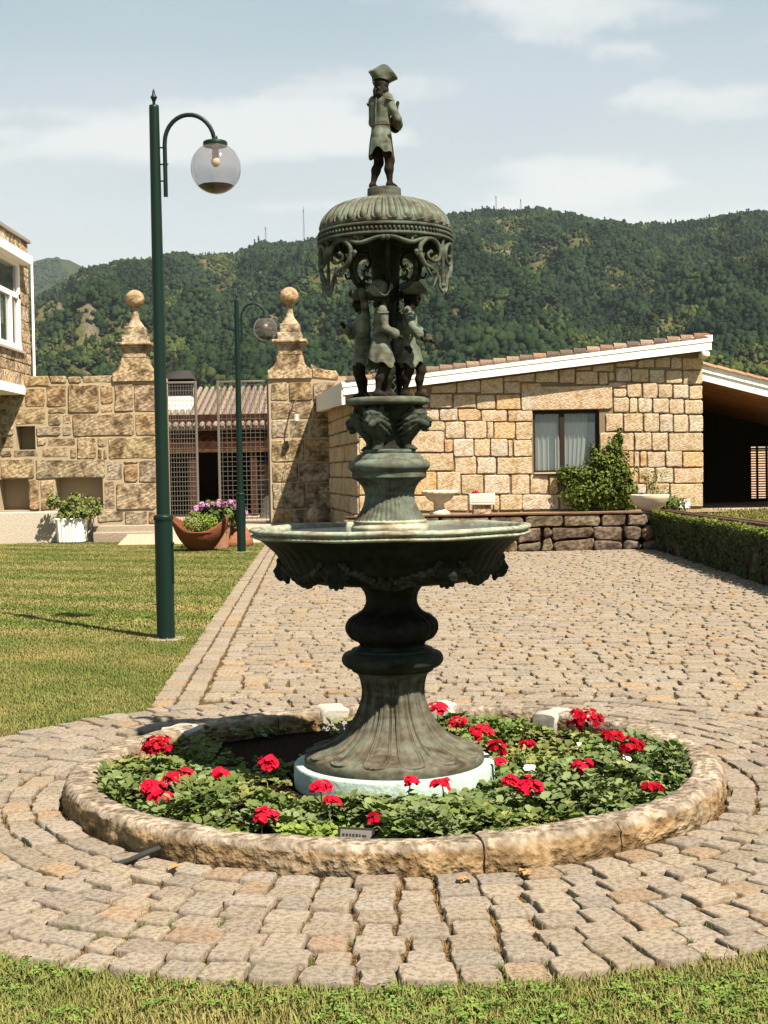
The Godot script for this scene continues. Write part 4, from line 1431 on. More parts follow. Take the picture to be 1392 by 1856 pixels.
func make_low_wall() -> void:
	var t := thing("low_retaining_wall", "low dark rubble wall below the granite house", "wall", Vector3.ZERO)
	var F := front(26.0)
	var g := Geo.new()
	slab(g, [Vector2(-.7, -.05), Vector2(5.25, -.05), Vector2(5.25, .70), Vector2(-.7, .70)], F, -.5, -.05, Color(.5, .45, .4))
	part("wall_core", g, M.soil, t)
	for r in LOW_WALL_TOP:
		var s := Geo.new()
		stone(s, rect_outline(r[0] + .01, .49, minf(r[2], 5.22) - .01, .70, .03, .012), F, -.06, rr(0, .03), .02, tone(Color(.165, .138, .105), .15), .012)
		part("stone", s, M.wall, t)
	# random rubble below
	var xs := [-.7, .1, .75, 1.3, 1.95, 2.55, 2.98, 3.25, 4.0, 4.55, 4.95, 5.22]
	for i in xs.size() - 1:
		var x0: float = xs[i]
		var x1: float = xs[i + 1]
		var m := rr(.18, .30)
		var sl := rr(-.14, .14)
		var sk := rr(-.06, .06)
		for q in [[0.0, m], [m, .48]]:
			var a := Vector2(x0 + .015 + (sk if q[0] > 0 else 0.0), q[0] + .01 + (sl * .3 if q[0] > 0 else 0.0))
			var b := Vector2(x0 + .015 + sk, q[1] - .012 + (sl * .3 if q[0] == 0.0 else 0.0))
			var c := Vector2(x1 - .015 - sk, q[1] - .012 - (sl * .3 if q[0] == 0.0 else 0.0))
			var d := Vector2(x1 - .015, q[0] + .01 - (sl * .3 if q[0] > 0 else 0.0))
			var s := Geo.new()
			stone(s, outline(a, b, c, d, .05, .02), F, -.06, rr(0, .045), .025, tone([Color(.145, .118, .09), Color(.17, .125, .082), Color(.115, .098, .08)][rng.randi() % 3], .15), .015)
			part("stone", s, M.wall, t)
	boxp("rail", v(2.1, .735, 26.02), Vector3(5.7, .045, .11), Color(.13, .075, .055), M.wood, t, .012)
	# terrace behind
	var te := Geo.new()
	te.face([v(-.6, .715, 26.1), v(-.6, .715, 28.1), v(6.7, .715, 28.1), v(6.7, .715, 26.1)], Color(.36, .30, .2))
	te.face([v(5.3, .66, 6.0), v(5.3, .66, 28.6), v(14.0, .66, 28.6), v(14.0, .66, 6.0)], Color(.17, .18, .06))
	struct("terrace", te, M.kerb)
	# ivy wall along the court's right side
	var iv := thing("ivy_wall", "low wall overgrown with ivy along the right side of the court", "wall", Vector3.ZERO)
	g = Geo.new()
	slab(g, [Vector2(5.18, 26.1), Vector2(4.92, 15.0), Vector2(4.70, 6.0), Vector2(5.2, 6.0), Vector2(5.5, 26.1)], Transform3D(Basis(Vector3.RIGHT, Vector3.FORWARD, Vector3.UP), Vector3.ZERO), -.05, .66, Color(.09, .078, .06))
	part("wall_core", g, M.wall, iv)
	var lg := Geo.new()
	leaf(lg, Vector3.ZERO, Vector3.BACK, 1.0, Color.WHITE)
	var lm := lg.mesh()
	var xf := []
	var cols := PackedColorArray()
	for i in 13000:
		var d := rr(13.5, 26.0)
		var x := 4.92 + (d - 15.0) * .0236
		var top := rng.randf() < .42
		var p: Vector3
		var nrm: Vector3
		if top:
			var w := absf(rng.randfn()) * .16
			p = v(x - .06 + w, .70 + rr(-.03, .07) - w * .10 + noise.get_noise_2d(d * 60.0, 3.0) * .05, d)
			nrm = Vector3(rr(-.8, .4), 1, rr(-.6, .6))
		else:
			var y := rr(.0, .72)
			if noise.get_noise_2d(d * 50.0, y * 90.0) > .25 and y < .45:
				continue
			p = v(x - .03 - rr(0, .10) * smoothstep(0, .7, y) - noise.get_noise_2d(d * 40.0, y * 60.0) * .05, y, d)
			nrm = Vector3(-1, rr(-.2, .6), rr(-.6, .6))
		var s := rr(.035, .075)
		var b := Basis.looking_at(nrm.normalized(), Vector3(rr(-.3, .3), 1, rr(-.3, .3))) * Basis(Vector3.BACK, rr(0, TAU))
		xf.append(Transform3D(b.scaled(Vector3.ONE * s), p))
		cols.append(tone(Color(.088, .113, .025) if top else Color(.028, .042, .014), .35))  # same ivy: side leaves coloured darker for shade, top leaves lighter for sun
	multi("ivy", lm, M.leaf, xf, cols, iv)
	for k in 2:
		g = Geo.new()
		tube(g, [v(5.25 + k * .16, .76, 26.0), v(5.30 + k * .2, .76, 20.0), v(5.36 + k * .22, .75, 12.0)], .03, .03, 6, Color(.16, .105, .085))
		part("rail", g, M.wood, iv)
	# low grass on the terrace
	var tf := tuft(9, .01, .09, .1)
	xf = []
	cols = PackedColorArray()
	for i in 2600:
		var d := rr(14.0, 28.2)
		var x := rr(5.7, .3 * d + .3)
		if x < 5.6:
			continue
		xf.append(Transform3D(Basis(Vector3.UP, rr(0, TAU)).scaled(Vector3.ONE * rr(.5, 1.0)), v(x, .65, d)))
		cols.append(tone(Color(.143, .143, .042), .3))
	meta(multi("terrace_grass", tf, M.grass, xf, cols, self), "rough grass on the terrace behind the ivy wall", "grass")

# ---------------------------------------------------------------- fountain
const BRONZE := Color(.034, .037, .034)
const DARK := Color(.026, .020, .017)
const VERD := Color(.108, .120, .110)

func petal(s: float, t: float, w: float, end: float) -> float:
	# distance inside a tongue with a round end: s across (-.5 .. .5), t along (0 .. 1)
	var dx := absf(s)
	var edge := w - dx
	if t > end - w * .5:
		edge = w - Vector2(dx, (t - (end - w * .5)) * 2.0).length()
	return edge

func bronze_part(called: String, prof: Array, seg: int, col: Color, f: Node3D, mod = null) -> MeshInstance3D:
	var g := Geo.new()
	lathe(g, prof, seg, col, Vector3.ZERO, mod)
	return part(called, g, M.bronze, f)

func on_drum(r: float, a: float, y: float) -> Vector3:
	return Vector3(sin(a) * r, y, cos(a) * r)

func curl(pts: Array, at: Callable, n := 5) -> Array:
	var out := []
	for p in spline(pts, n):
		out.append(at.call(p))
	return out

func hat(g: Geo, c: Vector3, b: Basis, s: float, col: Color) -> void:
	# tricorne: round crown, brim folded up on three sides
	var seg := 36
	var rows := [[0.0, .040], [.022, .040], [.040, .035], [.052, .024], [.057, .010], [.058, .0]]
	var f := g.v.size()
	for r in rows:
		for i in seg:
			var a := TAU * i / seg
			g.vert(c + b * (Vector3(sin(a) * r[1] * r[1] / maxf(r[1], .0001), r[0], cos(a) * r[1] * 1.12) * s), col)
	for j in rows.size() - 1:
		g.strip(f + j * seg, f + (j + 1) * seg, seg)
	f = g.v.size()
	for side in [0, 1]:
		for j in 6:
			for i in seg:
				var a := TAU * i / seg
				var p := .5 + .5 * cos(3.0 * a)
				p = pow(p, 1.4)
				var t := j / 5.0
				var r := lerpf(.042, lerpf(.054, .086, p), t)
				var y = lerpf(.0, lerpf(.056, .014, p), pow(t, 1.2)) - .004 - side * .006
				g.vert(c + b * (Vector3(sin(a) * r, y, cos(a) * r) * s), col)
	for j in 5:
		g.strip(f + (j + 1) * seg, f + j * seg, seg)
		g.strip(f + (6 + j) * seg, f + (7 + j) * seg, seg)
	g.strip(f + 11 * seg, f + 5 * seg, seg)

# a boy in a coat and three-cornered hat, facing +z, about .55 m tall
func boy(f: Node3D, at: Vector3, turn: float, s: float, lh: Vector3, le: Vector3, rh: Vector3, re: Vector3, stride: float, lean: float, tilt: Vector3, horn: bool, legs: Color, flare := 1.0) -> void:
	var V := func(x: float, y: float, z: float) -> Vector3: return Vector3(x, y, z)
	var g := Geo.new()
	var hipL := Vector3(.030, .235, 0)
	var hipR := Vector3(-.030, .235, 0)
	var footL := Vector3(.040, .018, stride)
	var footR := Vector3(-.040, .018, -stride * .7)
	var kneeL := hipL.lerp(footL, .46) + Vector3(.002, 0, .022 + absf(stride) * .35)
	var kneeR := hipR.lerp(footR, .46) + Vector3(-.002, 0, .016)
	var top := Vector3(lean, 0, lean * .4)
	var head := Vector3(lean * 1.15, .492, .012 + lean * .4)
	var b := []
	for q in [[hipL, kneeL, footL, 1.0], [hipR, kneeR, footR, -1.0]]:
		var hp: Vector3 = q[0]
		var kn: Vector3 = q[1]
		var ft: Vector3 = q[2]
		b.append([hp, kn, .036, .026])
		var calf := kn.lerp(ft, .35) - Vector3(0, 0, .008)
		b.append([kn, calf, .023, .0245])
		b.append([calf, ft + Vector3(0, .012, 0), .0235, .0135])
		b.append([ft + Vector3(0, 0, -.012), ft + Vector3(.006 * q[3], -.004, .024), .016, .013])
		b.append([ft + Vector3(.006 * q[3], -.004, .024), ft + Vector3(.011 * q[3], -.008, .046), .013, .009])
	flesh(g, b, .006, .012, legs)
	var hb := [[Vector3(lean, .425, 0), head - Vector3(0, .03, .004), .020, .018], [head + Vector3(0, .008, -.008), head + Vector3(0, .006, .006), .036, .034], [head + Vector3(0, -.02, .008), head + Vector3(0, -.030, .018), .026, .016], [head + Vector3(0, .004, .038), head + Vector3(0, -.008, .045), .005, .0065], [head + Vector3(-.012, .012, .034), head + Vector3(.012, .012, .034), .006, .006], [head + Vector3(-.007, -.020, .034), head + Vector3(.007, -.020, .034), .005, .005], [head + Vector3(-.034, 0, 0), head + Vector3(-.036, -.012, -.002), .008, .006], [head + Vector3(.034, 0, 0), head + Vector3(.036, -.012, -.002), .008, .006]]
	flesh(g, hb, .0045, .009, legs)
	for q in [[lh, le, 1.0], [rh, re, -1.0]]:
		# hand: palm and fingers curled round what it holds
		var h: Vector3 = q[0]
		var dir: Vector3 = (h - q[1]).normalized()
		var sd := dir.cross(Vector3(.2, .3, 1)).normalized()
		var dn := sd.cross(dir).normalized()
		var hand := [[h - dir * .008, h + dir * .012, .010, .011]]
		for k in 4:
			var o := sd * (k - 1.5) * .0058
			var l: float = [.013, .016, .015, .012][k]
			hand.append([h + dir * .014 + o, h + dir * (.014 + l) + o, .0036, .0032])
			hand.append([h + dir * (.014 + l) + o, h + dir * (.016 + l * .8) + o + dn * .012, .0032, .0028])
		hand.append([h + sd * .010, h + sd * .017 + dir * .013, .0042, .0035])
		flesh(g, hand, .003, .004, legs)
	var o := part("boy_statue", g, M.bronze, f, at)
	o.rotation.y = turn
	o.scale = Vector3(.88, 1.0, .88) * s
	# coat: body, sleeves, flared skirt cut level at the hem
	var c := Geo.new()
	var sh := Vector3(.052, .418, 0)
	var cb := [[Vector3(-.018, .24, 0), Vector3(-.014 + lean * .4, .31, 0), .044, .040], [Vector3(.018, .24, 0), Vector3(.014 + lean * .4, .31, 0), .044, .040], [Vector3(-.014 + lean * .4, .31, 0), Vector3(-.026 + lean, .395, 0), .039, .037], [Vector3(.014 + lean * .4, .31, 0), Vector3(.026 + lean, .395, 0), .039, .037], [Vector3(-.04 + lean, .412, 0), Vector3(.04 + lean, .412, 0), .026, .026], [Vector3(lean, .42, 0), Vector3(lean, .446, .0), .026, .024]]
	flesh_coat(c, cb, sh, lean, lh, le, rh, re, VERD * 1.35)
	part("coat", c, M.bronze, o)
	var sk := Geo.new()
	var seg := 48
	var prof := [[.305, .046, .040], [.28, .054, .048], [.25, .066, .058], [.22, .078, .068], [.19, .088, .078], [.168, .096, .084], [.166, .092, .080], [.20, .076, .066], [.24, .05, .04]]
	for j in prof.size():
		for i in seg:
			var a := TAU * i / seg
			var k := clampf((.30 - prof[j][0]) / .13, 0.0, 1.0)
			var fold := 1.0 + k * (.055 * sin(a * 7.0 + 1.0) + .03 * sin(a * 12.0))
			var drop := k * .016 * sin(a * 2.0 + .6) - k * .010 * sin(a * 5.0)
			sk.vert(Vector3(sin(a) * prof[j][1] * lerpf(1.0, fold * flare, k) + lean * .3, prof[j][0] + drop, cos(a) * prof[j][2] * lerpf(1.0, fold * flare, k) - .004), VERD * 1.35)
	for j in prof.size() - 1:
		sk.strip((j + 1) * seg, j * seg, seg)
	part("coat_skirt", sk, M.bronze, o)
	var hg := Geo.new()
	hat(hg, head + Vector3(0, .024, -.004), Basis.from_euler(tilt), 1.05, VERD * 1.3)
	part("hat", hg, M.bronze, o)
	var hr := Geo.new()
	var curls := []
	for k in 46:
		var a := rr(1.05, TAU - 1.05)
		var y := rr(-.052, .012)
		var cp := head + Vector3(sin(a) * rr(.028, .036), y, cos(a) * rr(.028, .036) - .006)
		curls.append([cp, cp + Vector3(rr(-.006, .006), rr(-.020, -.008), rr(-.006, .004)), rr(.008, .012), rr(.005, .008)])
	flesh(hr, curls, .0042, .003, DARK)
	part("hair", hr, M.bronze, o)
	if horn:
		var ho := Geo.new()
		var m: Vector3 = (lh + rh) * .5
		flesh(ho, [[m + Vector3(0, -.01, .012), m + Vector3(0, .025, .014), .030, .026], [m + Vector3(0, .03, .014), m + Vector3(.0, .075, .022), .022, .010], [m + Vector3(0, .075, .022), m + Vector3(0, .108, .036), .008, .010]], .005, .012, DARK)
		part("bagpipe", ho, M.bronze, o)
	else:
		var fl := Geo.new()
		var d: Vector3 = (lh - le).normalized()
		tube(fl, [lh - d * .03, lh + d * .075], .005, .004, 8, DARK)
		part("flute", fl, M.bronze, o)

func flesh_coat(c: Geo, cb: Array, sh: Vector3, lean: float, lh: Vector3, le: Vector3, rh: Vector3, re: Vector3, col: Color) -> void:
	var l := Vector3(sh.x + lean, sh.y, sh.z)
	var r := Vector3(-sh.x + lean, sh.y, sh.z)
	cb.append([l, le, .027, .021])
	cb.append([le, le.lerp(lh, .72), .021, .020])
	cb.append([r, re, .027, .021])
	cb.append([re, re.lerp(rh, .72), .021, .020])
	cb.append([l + Vector3(0, .010, 0), l + Vector3(.006, .004, 0), .022, .022])
	cb.append([r + Vector3(0, .010, 0), r + Vector3(-.006, .004, 0), .022, .022])
	for q in [[le, lh], [re, rh]]:
		var w: Vector3 = q[0].lerp(q[1], .74)
		var d: Vector3 = (q[1] - q[0]).normalized()
		cb.append([w - d * .010, w + d * .002, .0245, .0255])
	flesh(c, cb, .0052, .010, col)
	# shoulder flaps, collar and seams
	for sx in [-1.0, 1.0]:
		var p: Vector3 = l if sx > 0.0 else r
		var cap := []
		for k in 9:
			var a := lerpf(-1.5, 1.5, k / 8.0)
			cap.append(p + Vector3(sx * (.012 + .018 * cos(a)), -.004 - .006 * cos(a), sin(a) * .030))
		tube(c, cap, .005, .005, 6, col)
	var ring := []
	for k in 17:
		var a := TAU * k / 16
		ring.append(Vector3(lean + sin(a) * .030, .446 + .004 * cos(a), cos(a) * .028))
	tube(c, ring, .006, .006, 6, col)
	tube(c, spline3([Vector3(lean, .430, -.034), Vector3(lean * .8, .37, -.041), Vector3(lean * .5, .31, -.043), Vector3(lean * .3, .25, -.055)], 4), .003, .003, 5, col)
	var belt := []
	for k in 25:
		var a := TAU * k / 24
		belt.append(Vector3(lean * .4 + sin(a) * .057, .300, cos(a) * .044))
	tube(c, belt, .0045, .0045, 6, col)

func make_fountain() -> void:
	var f := thing("bronze_fountain", "tall green bronze fountain with bowl, dome and boy figures in the flower bed", "fountain", v(CX, 0, CD))
	var g := Geo.new()
	lathe(g, [Vector2(.508, -.02), Vector2(.512, .06), Vector2(.511, .118), Vector2(.503, .127)], 72, Color(.36, .46, .43), Vector3.ZERO, func(a: float, j: int, p: Vector2) -> Vector2: return Vector2(p.x + .006 * noise.get_noise_2d(a * 60.0, p.y * 300.0), p.y))
	part("painted_plinth", g, M.chipped, f)
	# foot with long tongues
	var foot := spline([Vector2(.455, .127), Vector2(.458, .150), Vector2(.450, .172), Vector2(.425, .185), Vector2(.345, .212), Vector2(.265, .258), Vector2(.205, .325), Vector2(.168, .40), Vector2(.152, .47), Vector2(.158, .53), Vector2(.178, .572), Vector2(.207, .592)], 6)
	var tongue := func(a: float, j: int, p: Vector2) -> Vector2:
		var s := fposmod(a * 14.0 / TAU, 1.0) - .5
		var t := 1.0 - j / float(foot.size() - 1)
		var e := petal(s, t, .40, .80)
		var k := smoothstep(.05, .2, t) * (1.0 if t < .9 else 0.0)
		var h := .013 * exp(-pow((e - .03) / .022, 2.0)) + .009 * exp(-pow((e - .105) / .020, 2.0)) + .006 * smoothstep(.12, .34, e)
		return Vector2(p.x + h * k * .8, p.y + h * k * .6)
	bronze_part("foot", foot, 14 * 40, Color(.122, .114, .100), f, tongue)
	bronze_part("collar", spline([Vector2(.205, .593), Vector2(.214, .604), Vector2(.238, .614), Vector2(.256, .634), Vector2(.258, .658), Vector2(.245, .680), Vector2(.222, .688), Vector2(.208, .694), Vector2(.206, .702), Vector2(.182, .708), Vector2(.166, .722)], 3), 72, BRONZE, f)
	var acan := func(a: float, j: int, p: Vector2) -> Vector2: return Vector2(p.x * (1.0 + .034 * absf(sin(a * 6.0)) + .020 * sin(a * 30.0) * smoothstep(.75, .82, p.y) * (1.0 - smoothstep(.86, .9, p.y))), p.y)
	bronze_part("vase", spline([Vector2(.160, .722), Vector2(.172, .740), Vector2(.206, .758), Vector2(.228, .795), Vector2(.226, .836), Vector2(.195, .868), Vector2(.158, .890), Vector2(.136, .918), Vector2(.128, .950), Vector2(.134, .985), Vector2(.150, 1.012), Vector2(.172, 1.030), Vector2(.180, 1.048)], 4), 144, BRONZE * .6, f, acan)  # bronze darkened here, shade below the bowl worked into the colour
	# bowl
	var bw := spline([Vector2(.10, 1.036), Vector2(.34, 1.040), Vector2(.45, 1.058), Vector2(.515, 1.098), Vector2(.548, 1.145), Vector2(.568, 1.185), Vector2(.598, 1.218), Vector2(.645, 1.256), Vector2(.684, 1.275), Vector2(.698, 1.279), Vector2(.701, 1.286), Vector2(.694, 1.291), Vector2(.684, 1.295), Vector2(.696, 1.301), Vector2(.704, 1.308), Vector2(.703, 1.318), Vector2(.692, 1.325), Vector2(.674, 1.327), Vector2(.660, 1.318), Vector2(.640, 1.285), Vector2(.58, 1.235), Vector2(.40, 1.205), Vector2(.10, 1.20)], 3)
	var lobe := func(a: float, j: int, p: Vector2) -> Vector2:
		var k := smoothstep(.5, .72, p.x)
		var rope: float = .0022 * sin(a * 150.0) * (1.0 if p.y > 1.298 and p.x > .68 else 0.0)
		var flu: float = .006 * absf(sin(a * 24.0)) * smoothstep(.45, .55, p.x) * (1.0 - smoothstep(.6, .66, p.x)) * (1.0 if j < 24 else 0.0)
		return Vector2(p.x * (1.0 + k * (.009 * cos(a * 8.0) + .004 * cos(a * 16.0))) + rope + flu, p.y + k * .002 * cos(a * 8.0))
	var lobe2 := func(a: float, j: int, p: Vector2) -> Vector2: return lobe.call(a, j + 24, p)
	bronze_part("bowl", bw.slice(0, 25), 384, BRONZE * .55, f, lobe)  # darker than the rim: shade of the underside is put into this colour
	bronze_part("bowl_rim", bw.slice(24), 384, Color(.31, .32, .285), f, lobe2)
	g = Geo.new()
	var wp := []
	for i in 72:
		wp.append(on_drum(.650, -TAU * i / 72, 1.302))
	g.face(wp, Color.WHITE)
	part("water", g, M.water, f)
	# masks and fruit swags round the bowl
	var mask := Geo.new()
	var mb := [[Vector3(0, 1.12, .52), Vector3(0, 1.14, .53), .050, .046], [Vector3(0, 1.10, .56), Vector3(0, 1.075, .56), .030, .022], [Vector3(0, 1.125, .575), Vector3(0, 1.105, .588), .009, .012], [Vector3(-.02, 1.135, .568), Vector3(.02, 1.135, .568), .012, .012], [Vector3(-.012, 1.083, .583), Vector3(.012, 1.083, .583), .008, .008]]
	for k in 14:
		var a := TAU * k / 14
		mb.append([Vector3(sin(a) * .05, 1.12 + cos(a) * .055, .53), Vector3(sin(a) * .068, 1.12 + cos(a) * .072, .525), .019, .012])
	flesh(mask, mb, .007, .010, BRONZE * .8)
	var mm := mask.mesh(M.bronze)
	var swag := Geo.new()
	for k in 40:
		var t := k / 39.0 * 2.0 - 1.0
		var a := t * .42
		var y := 1.072 + t * t * .085
		var rad_ := lerpf(.478, .548, clampf((y - 1.06) / .09, 0.0, 1.0))
		for q in 3:
			var o := rr(-1.0, 1.0)
			ball(swag, on_drum(rad_ + .006 + .012 * (1.0 - absf(o)) + o * .014, a + rr(-.02, .02), y + o * .026 * (1.15 - absf(t) * .6)), Vector3.ONE * rr(.010, .017), BRONZE * rr(1.0, 1.6), 8, 5)
	var sm := swag.mesh(M.bronze)
	for k in 6:
		for q in [["mask", mm, PI / 6], ["fruit_swag", sm, 0.0]]:
			var o := MeshInstance3D.new()
			o.name = q[0]
			o.mesh = q[1]
			f.add_child(o, true)
			o.rotation.y = q[2] + TAU * k / 6
	# upper pedestal
	bronze_part("pedestal_foot", spline([Vector2(.196, 1.295), Vector2(.198, 1.318), Vector2(.190, 1.330), Vector2(.184, 1.338), Vector2(.187, 1.350), Vector2(.178, 1.358)], 3), 72, Color(.42, .40, .33), f)
	var flute := func(a: float, j: int, p: Vector2) -> Vector2: return Vector2(p.x * (1.0 + .030 * absf(sin(a * 20.0))), p.y)
	bronze_part("fluted_neck", spline([Vector2(.176, 1.358), Vector2(.160, 1.380), Vector2(.138, 1.415), Vector2(.124, 1.460), Vector2(.124, 1.495), Vector2(.138, 1.530), Vector2(.160, 1.555), Vector2(.184, 1.566)], 4), 320, VERD * 1.15, f, flute)
	bronze_part("cushion", spline([Vector2(.184, 1.567), Vector2(.189, 1.574), Vector2(.189, 1.598), Vector2(.197, 1.606), Vector2(.207, 1.622), Vector2(.206, 1.642), Vector2(.190, 1.656), Vector2(.176, 1.660), Vector2(.172, 1.672), Vector2(.158, 1.684), Vector2(.150, 1.690), Vector2(.10, 1.694)], 3), 72, VERD * 1.3, f)
	g = Geo.new()
	box(g, Vector3(0, 1.702, 0), Vector3(.215, .022, .215), VERD, .006, Basis(Vector3.UP, .35))
	part("square_block", g, M.bronze, f)
	bronze_part("capital", spline([Vector2(.090, 1.71), Vector2(.082, 1.75), Vector2(.088, 1.80), Vector2(.112, 1.86), Vector2(.150, 1.91), Vector2(.186, 1.934)], 4), 48, BRONZE, f)
	# lions' heads on single paws
	var lion := Geo.new()
	var lb := [[Vector3(0, 1.868, .150), Vector3(0, 1.872, .168), .050, .044], [Vector3(-.014, 1.842, .196), Vector3(-.012, 1.832, .218), .020, .017], [Vector3(.014, 1.842, .196), Vector3(.012, 1.832, .218), .020, .017], [Vector3(0, 1.876, .202), Vector3(0, 1.850, .234), .011, .014], [Vector3(-.012, 1.890, .204), Vector3(-.034, 1.886, .190), .010, .009], [Vector3(.012, 1.890, .204), Vector3(.034, 1.886, .190), .010, .009], [Vector3(0, 1.812, .200), Vector3(0, 1.806, .214), .016, .012], [Vector3(-.03, 1.85, .185), Vector3(.03, 1.85, .185), .016, .016], [Vector3(0, 1.83, .135), Vector3(0, 1.77, .100), .048, .034], [Vector3(0, 1.77, .100), Vector3(0, 1.722, .105), .030, .020], [Vector3(0, 1.722, .105), Vector3(0, 1.716, .135), .020, .015], [Vector3(-.044, 1.908, .165), Vector3(-.052, 1.920, .160), .013, .009], [Vector3(.044, 1.908, .165), Vector3(.052, 1.920, .160), .013, .009]]
	for k in 15:
		var a := TAU * (k + .5) / 15
		var o := Vector3(sin(a), cos(a), 0)
		lb.append([Vector3(0, 1.866, .172) + o * .046, Vector3(0, 1.852, .125) + o * .070, .012, .009])
		lb.append([Vector3(0, 1.852, .140) + o * .062, Vector3(0, 1.826, .085) + o * .066, .013, .007])
	for sx in [-1, 0, 1]:
		lb.append([Vector3(sx * .010, 1.716, .130), Vector3(sx * .012, 1.712, .152), .0065, .005])
	flesh(lion, lb, .0045, .004, BRONZE * 1.7)
	var lm := lion.mesh(M.bronze)
	for k in 4:
		var o := MeshInstance3D.new()
		o.name = "lion_head"
		o.mesh = lm
		f.add_child(o, true)
		o.rotation.y = deg_to_rad(-27.0) + PI * .5 * k
	bronze_part("platform", spline([Vector2(.186, 1.934), Vector2(.204, 1.938), Vector2(.210, 1.950), Vector2(.206, 1.964), Vector2(.192, 1.972)], 3), 60, VERD * 1.1, f, func(a: float, j: int, p: Vector2) -> Vector2: return Vector2(p.x + .0035 * noise.get_noise_1d(a * 140.0), p.y))
	# column under the dome
	bronze_part("column", spline([Vector2(.056, 1.972), Vector2(.048, 2.00), Vector2(.038, 2.2), Vector2(.040, 2.38), Vector2(.052, 2.46), Vector2(.068, 2.53), Vector2(.072, 2.62), Vector2(.078, 2.72), Vector2(.12, 2.82), Vector2(.10, 2.90)], 4), 40, BRONZE * .8, f)
	g = Geo.new()
	for k in 5:
		for sx in [-1, 1]:
			var p := []
			for i in 9:
				var t := i / 8.0
				p.append(on_drum(.058, .45 + sx * (t - .5) * .7, 1.98 + k * .045 + t * .045))
			tube(g, p, .0035, .0035, 5, VERD)
	part("lattice_relief", g, M.bronze, f)
	# dome with gadroons
	var dm := spline([Vector2(.318, 2.834), Vector2(.324, 2.842), Vector2(.320, 2.862), Vector2(.306, 2.892), Vector2(.282, 2.922), Vector2(.248, 2.948), Vector2(.205, 2.970), Vector2(.155, 2.988), Vector2(.105, 2.998), Vector2(.06, 3.002)], 6)
	var gad := func(a: float, j: int, p: Vector2) -> Vector2:
		var s := fposmod(a * 28.0 / TAU, 1.0) - .5
		var t := 1.0 - j / float(dm.size() - 1)
		var e := petal(s, t, .40, .90)
		var h := .010 * exp(-pow((e - .03) / .05, 2.0)) + .010 * smoothstep(.08, .34, e) - .006 * exp(-pow((e - .12) / .04, 2.0))
		h *= smoothstep(.15, .45, t)
		return Vector2(p.x + h, p.y + h * .8)
	var dome := bronze_part("dome", dm, 28 * 14, Color(.150, .158, .145), f, gad)
	g = Geo.new()
	lathe(g, spline([Vector2(.312, 2.768), Vector2(.338, 2.770), Vector2(.343, 2.778), Vector2(.338, 2.786), Vector2(.330, 2.789), Vector2(.329, 2.812), Vector2(.337, 2.816), Vector2(.339, 2.824), Vector2(.332, 2.832), Vector2(.318, 2.836)], 3), 96, VERD * .75, Vector3.ZERO, null, false)
	lathe(g, spline([Vector2(.318, 2.84), Vector2(.306, 2.80), Vector2(.312, 2.768)], 3), 72, VERD * .5, Vector3.ZERO, null, false)
	lathe(g, spline([Vector2(.30, 2.80), Vector2(.26, 2.86), Vector2(.16, 2.93), Vector2(.02, 2.95)], 3), 72, VERD * .5, Vector3.ZERO, null, false)
	part("rim_band", g, M.bronze, dome)
	g = Geo.new()
	for k in 96:
		ball(g, on_drum(.334, TAU * k / 96, 2.801), Vector3(.009, .010, .009), VERD * .85, 7, 5)
	part("beading", g, M.bronze, dome)
	dome.position.y = -.028
	# hanging scrollwork: three pendants and the arches between them
	var pen := Geo.new()
	var R := .326
	for m in [-1.0, 1.0]:
		var at := func(p: Vector2) -> Vector3: return on_drum(R, m * p.x / R, 2.768 + p.y)
		var runs := [
			[[Vector2(.343, -.004), Vector2(.300, -.010), Vector2(.250, -.028), Vector2(.210, -.034), Vector2(.165, -.020), Vector2(.127, -.006)], .012, .010],
			[[Vector2(.167, -.083), Vector2(.160, -.045), Vector2(.127, -.014), Vector2(.090, -.010), Vector2(.045, -.030), Vector2(.026, -.070), Vector2(.040, -.105), Vector2(.075, -.118), Vector2(.110, -.108), Vector2(.118, -.085), Vector2(.100, -.076)], .014, .007],
			[[Vector2(.167, -.083), Vector2(.158, -.110), Vector2(.135, -.138), Vector2(.095, -.155), Vector2(.060, -.178), Vector2(.040, -.210), Vector2(.034, -.240), Vector2(.014, -.258), Vector2(.001, -.245), Vector2(.006, -.228)], .014, .006],
			[[Vector2(.055, -.182), Vector2(.070, -.215), Vector2(.092, -.252)], .010, .002],
			[[Vector2(.130, -.140), Vector2(.116, -.168), Vector2(.100, -.184), Vector2(.088, -.174)], .009, .006],
			[[Vector2(.000, .0), Vector2(.005, -.060), Vector2(.001, -.120), Vector2(.007, -.180), Vector2(.0, -.275)], .010, .005],
			[[Vector2(.210, -.034), Vector2(.206, -.012), Vector2(.194, -.002)], .008, .006],
			[[Vector2(.167, -.083), Vector2(.180, -.092), Vector2(.186, -.078)], .010, .007],
			[[Vector2(.026, -.070), Vector2(.010, -.050), Vector2(.014, -.030)], .009, .006]]
		for q in runs:
			tube(pen, curl(q[0], at, 6), q[1], q[2], 7, VERD * .95)
		for q in [Vector2(.100, -.076), Vector2(.006, -.228), Vector2(.088, -.174), Vector2(.194, -.002), Vector2(.186, -.078)]:
			ball(pen, at.call(q), Vector3.ONE * .0125, VERD * .95, 8, 5)
		ball(pen, at.call(Vector2(.330, -.010)), Vector3.ONE * .016, VERD * .95, 8, 5)
	var pm := pen.mesh(M.bronze)
	for k in 3:
		var o := MeshInstance3D.new()
		o.name = "scroll_pendant"
		o.mesh = pm
		dome.add_child(o, true)
		o.rotation.y = PI / 3 + TAU / 3 * k
	# scrolled brackets between column and dome
	var br := Geo.new()
	var rad := func(p: Vector2) -> Vector3: return Vector3(0, p.y, p.x)
